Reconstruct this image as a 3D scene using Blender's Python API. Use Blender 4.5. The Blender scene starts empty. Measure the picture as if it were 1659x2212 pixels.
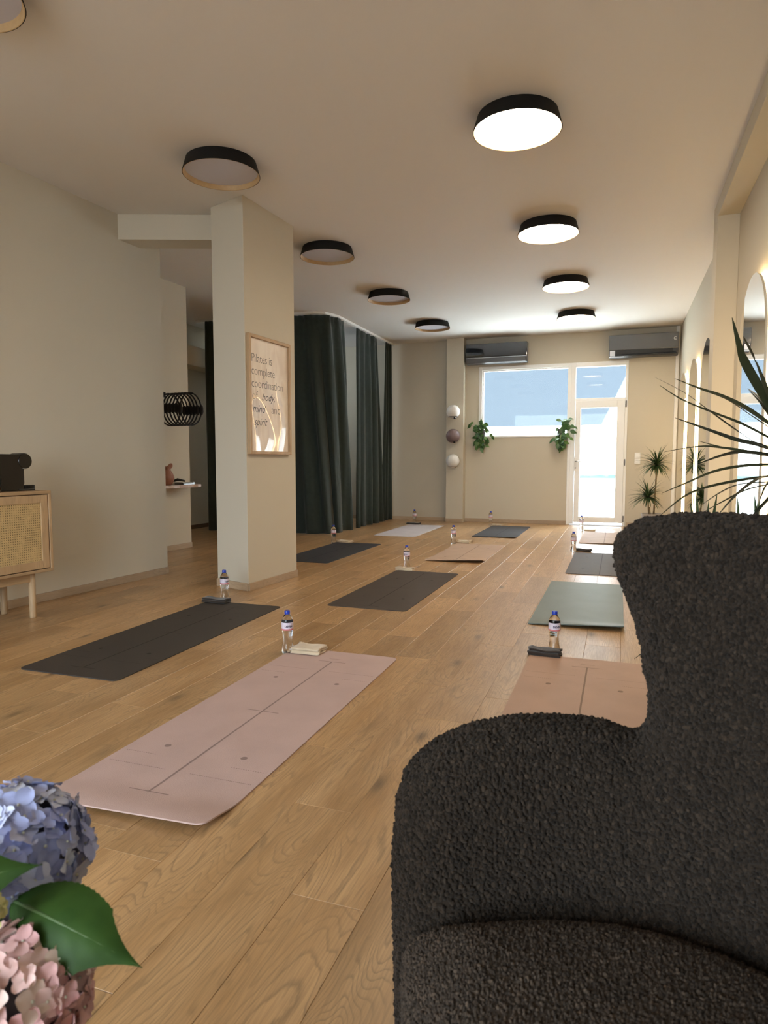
import bpy, bmesh, math, random
import numpy as np
from mathutils import Vector, Matrix
S = bpy.context.scene
COL = S.collection
PI = math.pi
random.seed(7)
# ------------------------------------------------------------ camera, sky, sun, exposure
cd = bpy.data.cameras.new('camera')
cam = bpy.data.objects.new('camera', cd); COL.objects.link(cam)
YAW = math.radians(19.497)
cam.location = (0, 0, 1.05)
cam.rotation_euler = (math.radians(90 - 4.45), 0, YAW)
cd.sensor_fit = 'VERTICAL'; cd.sensor_height = 32.0
cd.lens = 32.0 * 1430 / 2212
cd.clip_start = 0.02; cd.clip_end = 200
cd.dof.use_dof = True; cd.dof.focus_distance = 3.6; cd.dof.aperture_fstop = 9.0
S.camera = cam
W = bpy.data.worlds.new('sky'); S.world = W; W.use_nodes = True
bg = W.node_tree.nodes['Background']
bg.inputs[0].default_value = (0.80, 0.91, 1.0, 1); bg.inputs[1].default_value = 3.7
sd = bpy.data.lights.new('sun', 'SUN'); sd.energy = 14; sd.angle = 0.01; sd.color = (1, .95, .88)
sun = bpy.data.objects.new('sun', sd); COL.objects.link(sun)
sun.rotation_euler = Vector((-.70, .12, -.70)).to_track_quat('-Z', 'Y').to_euler()
S.view_settings.view_transform = 'Standard'; S.view_settings.look = 'None'
S.view_settings.gamma = 1; S.view_settings.use_curve_mapping = False
S.view_settings.exposure = 1.9
S.cycles.max_bounces = 10; S.cycles.diffuse_bounces = 5; S.cycles.glossy_bounces = 5
S.cycles.transmission_bounces = 8; S.cycles.transparent_max_bounces = 12
S.cycles.sample_clamp_indirect = 6; S.cycles.caustics_reflective = False; S.cycles.caustics_refractive = False
S.cycles.use_denoising = True
LAMP_POWER, LED_POWER = 10.5, 5.5

def portal(name, loc, rot, sx, sy):
    l = bpy.data.lights.new(name, 'AREA'); l.shape = 'RECTANGLE'; l.size = sx; l.size_y = sy
    l.cycles.is_portal = True
    o = bpy.data.objects.new(name, l); o.location = loc; o.rotation_euler = rot; COL.objects.link(o)
YF, HC = 11.2, 3.09
portal('window_portal', (-1.5, YF + .34, 2.02), (-PI / 2, 0, 0), 1.5, 1.2)
portal('door_portal', (-.33, YF + .34, 1.3), (-PI / 2, 0, 0), .85, 2.6)
portal('front_portal', (-2.0, -2.95, 1.5), (PI / 2, 0, 0), 3.5, 2.55)

portal('corridor_portal', (-6.42, 10.0, 2.55), (0, -PI / 2, 0), .6, 1.3)  # guides sky light through the added corridor window

# ------------------------------------------------------------ materials
def newmat(name):
    m = bpy.data.materials.new(name); m.use_nodes = True
    nt = m.node_tree
    return m, nt, nt.nodes['Principled BSDF']
def N(nt, t, **kw):
    n = nt.nodes.new(t)
    for k, v in kw.items():
        if k.startswith('i_'):
            key = k[2:]; n.inputs[int(key) if key.isdigit() else key].default_value = v
        else: setattr(n, k, v)
    return n
def c4(c): return (c[0], c[1], c[2], 1)
def ramp(nt, stops):
    r = N(nt, 'ShaderNodeValToRGB'); e = r.color_ramp.elements
    while len(e) < len(stops): e.new(.5)
    for el, (p, c) in zip(e, stops): el.position = p; el.color = c4(c)
    return r
def simple(name, col, rough=.6, spec=.5, metal=0, bump=0, bscale=60, var=0, sheen=0, coat=0):
    m, nt, b = newmat(name)
    b.inputs['Base Color'].default_value = c4(col); b.inputs['Roughness'].default_value = rough
    b.inputs['Specular IOR Level'].default_value = spec; b.inputs['Metallic'].default_value = metal
    b.inputs['Sheen Weight'].default_value = sheen; b.inputs['Coat Weight'].default_value = coat
    if bump or var:
        tc = N(nt, 'ShaderNodeTexCoord'); nz = N(nt, 'ShaderNodeTexNoise', i_Scale=bscale, i_Detail=4.0)
        nt.links.new(tc.outputs['Object'], nz.inputs['Vector'])
        if var:
            r = ramp(nt, [(.25, [x * (1 - var) for x in col]), (.75, [min(1, x * (1 + var)) for x in col])])
            nt.links.new(nz.outputs['Fac'], r.inputs['Fac']); nt.links.new(r.outputs['Color'], b.inputs['Base Color'])
        if bump:
            bp = N(nt, 'ShaderNodeBump', i_Strength=bump, i_Distance=.004)
            nt.links.new(nz.outputs['Fac'], bp.inputs['Height']); nt.links.new(bp.outputs['Normal'], b.inputs['Normal'])
    return m
def emit(name, col, s):
    m = bpy.data.materials.new(name); m.use_nodes = True; nt = m.node_tree
    nt.nodes.remove(nt.nodes['Principled BSDF'])
    e = N(nt, 'ShaderNodeEmission', i_Color=c4(col), i_Strength=s)
    nt.links.new(e.outputs[0], nt.nodes['Material Output'].inputs[0]); return m
def thin_fresnel(nt, ior):
    # a thin sheet reflects the same from both of its sides
    f = N(nt, 'ShaderNodeFresnel'); g = N(nt, 'ShaderNodeNewGeometry'); m = N(nt, 'ShaderNodeMapRange')
    m.inputs['To Min'].default_value = ior; m.inputs['To Max'].default_value = 1 / ior
    nt.links.new(g.outputs['Backfacing'], m.inputs['Value']); nt.links.new(m.outputs[0], f.inputs['IOR']); return f
def glass_pane(name, tint=(1, 1, 1)):
    m = bpy.data.materials.new(name); m.use_nodes = True; nt = m.node_tree
    nt.nodes.remove(nt.nodes['Principled BSDF'])
    t = N(nt, 'ShaderNodeBsdfTransparent', i_Color=c4(tint)); g = N(nt, 'ShaderNodeBsdfGlossy', i_Roughness=.0)
    f = thin_fresnel(nt, 1.22); mx = N(nt, 'ShaderNodeMixShader')
    nt.links.new(f.outputs[0], mx.inputs[0]); nt.links.new(t.outputs[0], mx.inputs[1]); nt.links.new(g.outputs[0], mx.inputs[2])
    nt.links.new(mx.outputs[0], nt.nodes['Material Output'].inputs[0]); return m
def wood(name, c0, c1, rough=.45, scale=1.0, axis='Y', ring=26, spec=.4, knots=True, rnd=True, contrast=1.0):
    m, nt, b = newmat(name); L = nt.links.new
    tc = N(nt, 'ShaderNodeTexCoord'); oi = N(nt, 'ShaderNodeObjectInfo')
    cx = N(nt, 'ShaderNodeVectorMath', operation='SCALE'); cx.inputs[0].default_value = (37, 91, 53)
    L(oi.outputs['Random'], cx.inputs['Scale'])
    ad = N(nt, 'ShaderNodeVectorMath', operation='ADD')
    L(tc.outputs['Object'], ad.inputs[0])
    if rnd: L(cx.outputs[0], ad.inputs[1])
    def mapped(sl, sa):
        mp = N(nt, 'ShaderNodeMapping')
        s = {'X': (sl, sa, sa), 'Y': (sa, sl, sa), 'Z': (sa, sa, sl)}[axis]
        mp.inputs['Scale'].default_value = [q * scale for q in s]
        L(ad.outputs[0], mp.inputs['Vector']); return mp
    def math_(op, a, bb=None):
        n = N(nt, 'ShaderNodeMath', operation=op)
        for i, q in enumerate((a, bb)):
            if q is None: continue
            if isinstance(q, (int, float)): n.inputs[i].default_value = q
            else: L(q, n.inputs[i])
        return n.outputs[0]
    n1 = N(nt, 'ShaderNodeTexNoise', i_Scale=1.0, i_Detail=2.0, i_Roughness=.45, i_Distortion=.5); L(mapped(1.15, 6.5).outputs[0], n1.inputs['Vector'])
    nf = N(nt, 'ShaderNodeTexNoise', i_Scale=1.0, i_Detail=3.0, i_Roughness=.6); L(mapped(9, 240).outputs[0], nf.inputs['Vector'])
    nb = N(nt, 'ShaderNodeTexNoise', i_Scale=1.0, i_Detail=3.0, i_Roughness=.55); L(mapped(1.6, 9).outputs[0], nb.inputs['Vector'])
    nj = N(nt, 'ShaderNodeTexNoise', i_Scale=1.0, i_Detail=2.0); L(mapped(14, 60).outputs[0], nj.inputs['Vector'])
    x = math_('ADD', math_('MULTIPLY', n1.outputs['Fac'], ring), math_('MULTIPLY', nj.outputs['Fac'], .55))
    fr = math_('FRACT', x)
    rr = ramp(nt, [(0, (.42,) * 3), (.12, (1,) * 3), (.75, (.92,) * 3), (1, (.42,) * 3)]); L(fr, rr.inputs['Fac'])
    # rings fade in and out across the board
    fade = ramp(nt, [(.35, (.15,) * 3), (.62, (.95,) * 3)]); L(nb.outputs['Fac'], fade.inputs['Fac'])
    cb = ramp(nt, [(.3, c0), (.7, c1)]); L(nb.outputs['Fac'], cb.inputs['Fac'])
    hs = N(nt, 'ShaderNodeHueSaturation'); L(cb.outputs[0], hs.inputs['Color'])
    if rnd:
        v = N(nt, 'ShaderNodeMapRange'); v.inputs['To Min'].default_value = .84; v.inputs['To Max'].default_value = 1.13
        L(oi.outputs['Random'], v.inputs['Value']); L(v.outputs[0], hs.inputs['Value'])
    m1 = N(nt, 'ShaderNodeMixRGB', blend_type='MULTIPLY'); L(math_('MULTIPLY', fade.outputs[0], .55 * contrast), m1.inputs[0]); L(hs.outputs[0], m1.inputs[1]); L(rr.outputs[0], m1.inputs[2])
    fib = ramp(nt, [(.3, (.62,) * 3), (.62, (1.04,) * 3)]); L(nf.outputs['Fac'], fib.inputs['Fac'])
    m2 = N(nt, 'ShaderNodeMixRGB', blend_type='MULTIPLY'); m2.inputs[0].default_value = .5 * contrast; L(m1.outputs[0], m2.inputs[1]); L(fib.outputs[0], m2.inputs[2])
    out = m2
    if knots:
        vo = N(nt, 'ShaderNodeTexVoronoi', i_Scale=1.0); L(mapped(1.7, 4.6).outputs[0], vo.inputs['Vector'])
        kr = ramp(nt, [(.03, (.22,) * 3), (.11, (.8,) * 3), (.2, (1,) * 3)]); L(vo.outputs['Distance'], kr.inputs['Fac'])
        m3 = N(nt, 'ShaderNodeMixRGB', blend_type='MULTIPLY'); m3.inputs[0].default_value = .85; L(m2.outputs[0], m3.inputs[1]); L(kr.outputs[0], m3.inputs[2]); out = m3
    L(out.outputs[0], b.inputs['Base Color'])
    b.inputs['Specular IOR Level'].default_value = spec
    r2 = ramp(nt, [(.3, (rough + .07,) * 3), (.7, (rough - .03,) * 3)]); L(nf.outputs['Fac'], r2.inputs['Fac']); L(r2.outputs[0], b.inputs['Roughness'])
    bp = N(nt, 'ShaderNodeBump', i_Strength=.12, i_Distance=.002); L(fib.outputs[0], bp.inputs['Height']); L(bp.outputs['Normal'], b.inputs['Normal'])
    return m
def fabric(name, col, rough=.9, sheen=.2, wscale=900, bump=.4, var=.12):
    m, nt, b = newmat(name); L = nt.links.new
    tc = N(nt, 'ShaderNodeTexCoord')
    n = N(nt, 'ShaderNodeTexNoise', i_Scale=wscale, i_Detail=2.0); L(tc.outputs['Object'], n.inputs['Vector'])
    n2 = N(nt, 'ShaderNodeTexNoise', i_Scale=wscale / 30, i_Detail=3.0); L(tc.outputs['Object'], n2.inputs['Vector'])
    r = ramp(nt, [(.3, [q * (1 - var) for q in col]), (.7, [min(1, q * (1 + var)) for q in col])]); L(n2.outputs['Fac'], r.inputs['Fac'])
    L(r.outputs[0], b.inputs['Base Color']); b.inputs['Roughness'].default_value = rough
    b.inputs['Sheen Weight'].default_value = sheen; b.inputs['Specular IOR Level'].default_value = .2
    bp = N(nt, 'ShaderNodeBump', i_Strength=bump, i_Distance=.001); L(n.outputs['Fac'], bp.inputs['Height']); L(bp.outputs['Normal'], b.inputs['Normal'])
    return m
def randcol(name, stops, rough=.6, spec=.3, trans=0):
    m, nt, b = newmat(name)
    oi = N(nt, 'ShaderNodeObjectInfo'); r = ramp(nt, stops)
    nt.links.new(oi.outputs['Random'], r.inputs['Fac']); nt.links.new(r.outputs[0], b.inputs['Base Color'])
    b.inputs['Roughness'].default_value = rough; b.inputs['Specular IOR Level'].default_value = spec
    b.inputs['Subsurface Weight'].default_value = trans; b.inputs['Subsurface Radius'].default_value = (.01, .01, .01); b.inputs['Subsurface Scale'].default_value = .3
    return m

M = {}
M['wall'] = simple('beige_plaster', (.57, .52, .42), .85, .2, bump=.08, bscale=180)
M['ceiling'] = simple('ceiling_paint', (.71, .69, .665), .9, .15, bump=.05, bscale=120)
M['plank'] = wood('oak_laminate', (.38, .215, .088), (.56, .350, .170), rough=.33, ring=30, spec=.95, contrast=1.25)
M['gap'] = simple('floor_underlay', (.10, .065, .03), .8)
M['skirting'] = wood('oak_skirting', (.42, .30, .19), (.52, .39, .26), rough=.5, axis='Y', knots=False, contrast=.6)
M['skirting_far'] = wood('oak_skirting_far', (.40, .27, .155), (.5, .35, .21), rough=.5, axis='X', knots=False, contrast=.6)
M['skirting_dark'] = simple('dark_skirting', (.13, .075, .035), .5)
M['oak'] = wood('light_oak', (.42, .28, .15), (.51, .355, .205), rough=.5, axis='Y', knots=False, contrast=.55, ring=12)
M['oakz'] = wood('light_oak_upright', (.42, .28, .15), (.51, .355, .205), rough=.5, axis='Z', knots=False, contrast=.55, ring=12)
M['rattan'] = simple('rattan', (.54, .39, .19), .6, .3, var=.15, bscale=40)
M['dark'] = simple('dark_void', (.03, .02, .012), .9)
M['black'] = simple('black_metal', (.006, .006, .006), .65, .3)
M['blackgloss'] = simple('black_plastic', (.004, .004, .005), .25, .35)
M['blackmatte'] = simple('black_rubber', (.018, .017, .017), .8, .3)
M['lampwood'] = simple('lamp_wood', (.48, .33, .17), .5, .3, var=.1, bscale=30)
M['diffuser'] = simple('lamp_diffuser', (.54, .54, .62), .6, .3)
M['lit'] = emit('lamp_light', (1.0, .85, .66), LAMP_POWER)
M['led'] = emit('led_strip', (1.0, .70, .35), LED_POWER)
M['mirror'] = simple('mirror_glass', (.88, .9, .9), .0, .5, metal=1)
M['mirror_back'] = simple('mirror_backing', (.5, .5, .48), .6)
M['pvc'] = simple('white_plastic_frame', (.82, .82, .80), .35, .5)
M['pvcw'] = simple('white_plastic', (.8, .79, .76), .4, .5)
M['gasket'] = simple('grey_gasket', (.2, .2, .21), .6)
M['pane'] = glass_pane('window_glass')
M['steel'] = simple('brushed_steel', (.55, .55, .56), .3, .5, metal=1)
M['curtain'] = fabric('dark_green_curtain', (.028, .040, .035), .85, .2, wscale=600, var=.1)
M['rail'] = simple('white_rail', (.85, .85, .83), .4)
M['ac'] = simple('ac_mirror_panel', (.018, .020, .024), .06, .6, coat=1)
M['acg'] = simple('ac_grey_panel', (.11, .115, .125), .16, .5, coat=.6)
M['acbody'] = simple('ac_body', (.05, .05, .055), .4)
M['acslot'] = simple('ac_slot', (.012, .012, .012), .5)
M['acsilver'] = simple('ac_silver', (.45, .46, .48), .3, .5, metal=.8)
M['white_ball'] = simple('white_ball', (.74, .72, .68), .5, .3)
M['mauve_ball'] = simple('mauve_ball', (.19, .135, .135), .38, .4)
M['leaf'] = randcol('green_leaf', [(0, (.025, .075, .018)), (.6, (.05, .13, .03)), (1, (.11, .22, .05))], .4, .5)
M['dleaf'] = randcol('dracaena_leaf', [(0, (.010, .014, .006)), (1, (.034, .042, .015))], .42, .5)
M['snake'] = simple('snake_leaf', (.045, .085, .03), .45, .4, var=.5, bscale=25)
M['stemb'] = simple('plant_cane', (.22, .16, .09), .8, .2, var=.3, bscale=40)
M['potw'] = simple('grey_pot', (.42, .40, .38), .6)
M['potd'] = simple('dark_pot', (.06, .055, .05), .6)
M['soil'] = simple('soil', (.03, .02, .012), .95, .1, bump=.6, bscale=80)
def boucle(name, col):
    m, nt, b = newmat(name); L = nt.links.new
    tc = N(nt, 'ShaderNodeTexCoord'); oi = N(nt, 'ShaderNodeObjectInfo')
    n = N(nt, 'ShaderNodeTexNoise', i_Scale=700.0, i_Detail=3.0); L(tc.outputs['Object'], n.inputs['Vector'])
    r = ramp(nt, [(0, [q * .5 for q in col]), (.8, [q * 1.05 for q in col]), (1, [q * 1.55 for q in col])]); L(oi.outputs['Random'], r.inputs['Fac'])
    L(r.outputs[0], b.inputs['Base Color'])
    b.inputs['Roughness'].default_value = .95; b.inputs['Specular IOR Level'].default_value = .12
    b.inputs['Sheen Weight'].default_value = .06; b.inputs['Sheen Roughness'].default_value = .5
    bp = N(nt, 'ShaderNodeBump', i_Strength=.5, i_Distance=.0015); L(n.outputs['Fac'], bp.inputs['Height']); L(bp.outputs['Normal'], b.inputs['Normal'])
    return m
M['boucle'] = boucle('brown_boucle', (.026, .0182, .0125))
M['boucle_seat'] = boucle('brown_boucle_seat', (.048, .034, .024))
def matmat(name, col, rough=.62):
    m, nt, b = newmat(name); L = nt.links.new
    tc = N(nt, 'ShaderNodeTexCoord')
    ck = N(nt, 'ShaderNodeTexVoronoi', i_Scale=330.0); L(tc.outputs['Object'], ck.inputs['Vector'])
    n2 = N(nt, 'ShaderNodeTexNoise', i_Scale=5.0, i_Detail=4.0); L(tc.outputs['Object'], n2.inputs['Vector'])
    r = ramp(nt, [(.3, [q * .93 for q in col]), (.7, [min(1, q * 1.05) for q in col])]); L(n2.outputs['Fac'], r.inputs['Fac'])
    L(r.outputs[0], b.inputs['Base Color']); b.inputs['Roughness'].default_value = rough; b.inputs['Specular IOR Level'].default_value = .35
    bp = N(nt, 'ShaderNodeBump', i_Strength=.35, i_Distance=.0012); L(ck.outputs['Distance'], bp.inputs['Height']); L(bp.outputs['Normal'], b.inputs['Normal'])
    return m
MATC = {'pink': (.50, .365, .335), 'charcoal': (.045, .038, .034), 'brown': (.062, .047, .038), 'rose': (.42, .265, .19),
        'green': (.135, .165, .15), 'slate': (.040, .040, .046), 'lilac': (.52, .48, .50), 'tan': (.47, .335, .25)}
for k, c in MATC.items():
    M['mat_' + k] = matmat('yoga_mat_' + k, c, .5 if k == 'green' else .62)
    M['mark_' + k] = simple('mat_print_' + k, [q * (.52 if max(c) > .2 else .42) for q in c], .7, .3)
M['towel_beige'] = fabric('beige_terry', (.60, .49, .35), .95, .3, wscale=500, bump=1.0)
M['towel_dark'] = fabric('dark_terry', (.032, .023, .018), .95, .3, wscale=500, bump=1.0)
def bottle_mat():
    m, nt, b = newmat('clear_bottle')
    b.inputs['Base Color'].default_value = (.93, .96, 1, 1); b.inputs['Roughness'].default_value = .02
    b.inputs['Transmission Weight'].default_value = 1; b.inputs['IOR'].default_value = 1.33
    return m
M['bottle'] = bottle_mat()
M['cap'] = simple('blue_cap', (.012, .045, .42), .35)
M['label'] = simple('bottle_label', (.68, .62, .72), .45)
M['label_red'] = simple('label_red_band', (.62, .20, .22), .45)
M['ink'] = simple('navy_ink', (.012, .014, .06), .5)
M['clay'] = simple('terracotta', (.30, .125, .075), .45, .5, var=.15, bscale=20)
M['paper'] = simple('paper_edge', (.6, .58, .55), .7)
M['slab'] = simple('pale_shelf_wood', (.52, .42, .38), .3, .5, var=.15, bscale=14)
def petal(name, stops):
    m = randcol(name, stops, .65, .2, .25); return m
M['blue_petal'] = petal('blue_petal', [(0, (.26, .29, .52)), (.35, (.36, .40, .64)), (.7, (.46, .48, .66)), (1, (.58, .63, .78))])
M['pink_petal'] = petal('pink_petal', [(0, (.42, .20, .20)), (.4, (.60, .36, .35)), (.75, (.68, .47, .44)), (1, (.72, .60, .52))])
M['yellow_petal'] = simple('yellow_petal', (.62, .60, .28), .6)
M['eye'] = simple('flower_eye', (.55, .55, .45), .6)
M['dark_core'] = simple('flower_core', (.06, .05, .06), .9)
def leaf_mat():
    m, nt, b = newmat('hydrangea_leaf'); L = nt.links.new
    tc = N(nt, 'ShaderNodeTexCoord')
    w = N(nt, 'ShaderNodeTexNoise', i_Scale=30.0, i_Detail=3.0); L(tc.outputs['Object'], w.inputs['Vector'])
    r = ramp(nt, [(.3, (.016, .046, .006)), (.7, (.028, .070, .010))]); L(w.outputs['Fac'], r.inputs['Fac']); L(r.outputs[0], b.inputs['Base Color'])
    b.inputs['Roughness'].default_value = .55; b.inputs['Specular IOR Level'].default_value = .2
    return m
M['hleaf'] = leaf_mat()
M['vase_glass'] = simple('cream_vase', (.6, .56, .5), .3)
M['ext_white'] = simple('white_render', (.93, .95, .97), .9, .1)
M['ext_blue'] = simple('pale_blue_render', (.036, .045, .055), .9, .1)
M['ext_ground'] = simple('pale_concrete', (.80, .90, .93), .9, .1, var=.04, bscale=1)
M['ext_band'] = simple('grey_blue_coping', (.042, .062, .068), .9, .1)

# ------------------------------------------------------------ mesh helpers
class MB:
    def __init__(s): s.v = []; s.f = []
    def add(s, vs, fs):
        b = len(s.v); s.v += [tuple(q) for q in vs]; s.f += [tuple(i + b for i in f) for f in fs]; return s
    def box(s, x0, x1, y0, y1, z0, z1):
        return s.add([(x0, y0, z0), (x1, y0, z0), (x1, y1, z0), (x0, y1, z0), (x0, y0, z1), (x1, y0, z1), (x1, y1, z1), (x0, y1, z1)],
                     [(0, 3, 2, 1), (4, 5, 6, 7), (0, 1, 5, 4), (1, 2, 6, 5), (2, 3, 7, 6), (3, 0, 4, 7)])
    def prism(s, poly, z0, z1):
        n = len(poly)
        return s.add([(x, y, z0) for x, y in poly] + [(x, y, z1) for x, y in poly],
                     [tuple(range(n - 1, -1, -1)), tuple(range(n, 2 * n))] + [(i, (i + 1) % n, n + (i + 1) % n, n + i) for i in range(n)])
    def extrude(s, poly, fn0, fn1):
        n = len(poly)
        return s.add([fn0(a, b) for a, b in poly] + [fn1(a, b) for a, b in poly],
                     [tuple(range(n - 1, -1, -1)), tuple(range(n, 2 * n))] + [(i, (i + 1) % n, n + (i + 1) % n, n + i) for i in range(n)])
    def lathe(s, prof, seg=24, cx=0, cy=0, cap=True):
        vs = []; fs = []; k = len(prof)
        for r, z in prof:
            for i in range(seg):
                a = 2 * PI * i / seg; vs.append((cx + r * math.cos(a), cy + r * math.sin(a), z))
        for j in range(k - 1):
            for i in range(seg):
                fs.append((j * seg + i, j * seg + (i + 1) % seg, (j + 1) * seg + (i + 1) % seg, (j + 1) * seg + i))
        if cap:
            fs.append(tuple(range(seg - 1, -1, -1))); fs.append(tuple((k - 1) * seg + i for i in range(seg)))
        return s.add(vs, fs)
    def tube(s, pts, r, seg=8, cap=True):
        pts = [Vector(p) for p in pts]; n = len(pts)
        rs = r if isinstance(r, (list, tuple)) else [r] * n
        vs = []; fs = []; up = Vector((0, 0, 1)); prev = None
        for i, p in enumerate(pts):
            t = (pts[min(i + 1, n - 1)] - pts[max(i - 1, 0)]).normalized()
            if prev is None:
                a = t.cross(up if abs(t.z) < .9 else Vector((1, 0, 0))).normalized()
            else:
                a = (prev - t * prev.dot(t)).normalized()
            prev = a; b = t.cross(a)
            for k in range(seg):
                q = 2 * PI * k / seg; vs.append(p + (a * math.cos(q) + b * math.sin(q)) * rs[i])
        for i in range(n - 1):
            for k in range(seg):
                fs.append((i * seg + k, i * seg + (k + 1) % seg, (i + 1) * seg + (k + 1) % seg, (i + 1) * seg + k))
        if cap: fs.append(tuple(range(seg - 1, -1, -1))); fs.append(tuple((n - 1) * seg + k for k in range(seg)))
        return s.add(vs, fs)
    def grid(s, P):
        r, c = len(P), len(P[0]); b = [q for row in P for q in row]
        return s.add(b, [(i * c + j, i * c + j + 1, (i + 1) * c + j + 1, (i + 1) * c + j) for i in range(r - 1) for j in range(c - 1)])
    def mesh(s, name, mat, smooth=False):
        me = bpy.data.meshes.new(name); me.from_pydata(s.v, [], s.f); me.update()
        bm = bmesh.new(); bm.from_mesh(me); bmesh.ops.recalc_face_normals(bm, faces=bm.faces); bm.to_mesh(me); bm.free()
        for m in (mat if isinstance(mat, list) else [mat]): me.materials.append(m)
        if smooth:
            for p in me.polygons: p.use_smooth = True
        return me
    def build(s, name, mat, parent=None, smooth=False, bevel=0, autosm=0):
        return link(name, s.mesh(name, mat, smooth or autosm > 0), parent, bevel, autosm)
def link(name, me, parent=None, bevel=0, autosm=0):
    o = bpy.data.objects.new(name, me); COL.objects.link(o)
    if parent is not None: o.parent = parent
    if bevel:
        b = o.modifiers.new('bevel', 'BEVEL'); b.width = bevel; b.segments = 2; b.limit_method = 'ANGLE'
        for p in me.polygons: p.use_smooth = False
    if autosm:
        e = o.modifiers.new('edges', 'EDGE_SPLIT'); e.split_angle = math.radians(autosm)
    return o
def tag(o, label, cat, group=None):
    o['label'] = label; o['category'] = cat
    if group: o['group'] = group
    return o
def thing(name, label, cat, loc=(0, 0, 0), rz=0, group=None):
    o = bpy.data.objects.new(name, None); COL.objects.link(o); o.empty_display_size = .1
    o.location = loc; o.rotation_euler = (0, 0, rz)
    return tag(o, label, cat, group)
def struct(o): o['kind'] = 'structure'; return o
def dup(root, loc=None, rz=None, label=None):
    r = root.copy(); COL.objects.link(r)
    if loc is not None: r.location = loc
    if rz is not None: r.rotation_euler = (0, 0, rz)
    if label: r['label'] = label
    for ch in root.children:
        c = ch.copy(); COL.objects.link(c); c.parent = r
        for g in ch.children:
            d = g.copy(); COL.objects.link(d); d.parent = c
    return r
def text_mesh(txt, size, mat, shear=0, extrude=0, bold=0, spacing=1.0, bend=None):
    cu = bpy.data.curves.new('lettering', 'FONT'); cu.body = txt; cu.size = size; cu.shear = shear
    cu.extrude = extrude; cu.offset = bold; cu.space_character = spacing; cu.resolution_u = 3
    o = bpy.data.objects.new('tmp', cu); COL.objects.link(o)
    dg = bpy.context.evaluated_depsgraph_get(); me = bpy.data.meshes.new_from_object(o.evaluated_get(dg))
    bpy.data.objects.remove(o); me.materials.clear(); me.materials.append(mat)
    return me

# ------------------------------------------------------------ the room
XR = .84
f = struct(MB().box(-6.4, XR + .15, -3.0, YF + .3, -.2, -.012).build('floor', M['gap']))
PW, PL, PX = .19, 1.17, -.535
off = {-1: 1.37, 0: 1.69, -4: 1.37}
prev = .3
cells = []
for k in range(-31, 8):
    x0 = PX + PW * k
    if k not in off:
        o_ = (prev + random.choice((.35, .42, .55, .68, .78)) ) % PL
    else: o_ = off[k] % PL
    prev = o_
    y = o_ - PL * 4
    while y < YF:
        a, b_ = max(y, -2.95), min(y + PL, YF + .05)
        if b_ - a > .05 and x0 < XR and x0 + PW > -6.3: cells.append((max(x0, -6.3), min(x0 + PW, XR + .02), a, b_))
        y += PL
def seen(c):
    x, y = (c[0] + c[1]) / 2, (c[2] + c[3]) / 2
    u = x * math.cos(YAW) + y * math.sin(YAW); v = -x * math.sin(YAW) + y * math.cos(YAW)
    if v < .7 or abs(u) > .62 * v + .5: return None
    if x < -4.05 and y < 5.0: return None
    if x < -3.95 and y > 8.9: return None
    if x < -4.8 and y < 6.7: return None
    return v
vis = sorted([(seen(c), c) for c in cells if seen(c) is not None])
shown = set(c for _, c in vis[:298])
def plank_geo(mb, c, cx=0, cy=0):
    x0, x1, y0, y1 = c[0] - cx, c[1] - cx, c[2] - cy, c[3] - cy
    g, bv, d = .0003, .0011, .0011
    def rect(i, z): return [(x0 + i, y0 + i, z), (x1 - i, y0 + i, z), (x1 - i, y1 - i, z), (x0 + i, y1 - i, z)]
    mb.add(rect(g, -.012) + rect(g, -d) + rect(g + bv, 0), [(8, 9, 10, 11)] + [(a + i, a + (i + 1) % 4, a + 4 + (i + 1) % 4, a + 4 + i) for a in (0, 4) for i in range(4)])
rest = MB()
for c in cells:
    if c in shown:
        cx, cy = (c[0] + c[1]) / 2, (c[2] + c[3]) / 2
        mb = MB(); plank_geo(mb, c, cx, cy)
        o = mb.build('plank', M['plank'], f); o.location = (cx, cy, 0)
    else: plank_geo(rest, c)
rest.build('plank_remainder', M['plank'], f)['kind'] = 'stuff'

struct(MB().box(-6.4, XR + .15, -3.0, YF + .3, HC, HC + .2).build('ceiling', M['ceiling']))
struct(MB().box(XR, XR + .15, -3.0, YF + .3, 0, HC).build('wall_right', M['wall']))
wf = MB()
WX0, WX1, DX1, WZ0, WZ1 = -2.262, -.757, .095, 1.437, 2.615
wf.box(-6.4, WX0, YF, YF + .3, 0, HC).box(WX0, DX1, YF, YF + .3, WZ1, HC).box(WX0, -.80, YF, YF + .3, 0, WZ0).box(DX1, XR, YF, YF + .3, 0, HC)
struct(wf.build('wall_far', M['wall']))
struct(MB().box(-2.785, -2.486, YF - .17, YF, 0, HC).build('column_far', M['wall'], bevel=.004))
def lx(y): return -4.055 + .0647 * (y - 3.45)
struct(MB().prism([(-5.3, -3.0), (lx(-3), -3.0), (lx(5.1), 5.1), (-5.3, 5.18)], 0, HC).build('wall_left', M['wall']))
struct(MB().prism([(-6.4, 5.05), (-5.25, 5.0), (-4.98, 5.1), (-4.878, 6.76), (-6.2, 6.84)], 0, HC).build('wall_hall', M['wall']))
wc = MB(); wc.box(-6.4, -6.15, 6.8, 9.3, 0, HC).box(-6.4, -6.15, 10.7, YF, 0, HC).box(-6.4, -6.15, 9.3, 10.7, 0, 2.2).box(-6.4, -6.15, 9.3, 10.7, 2.9, HC)
struct(wc.build('wall_corridor', M['wall']))
bk = MB(); bk.box(-5.3, -3.8, -3.0, -2.8, 0, HC).box(-.2, XR, -3.0, -2.8, 0, HC).box(-3.8, -.2, -3.0, -2.8, 2.8, HC).box(-3.8, -.2, -3.0, -2.8, 0, .2)
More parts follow.
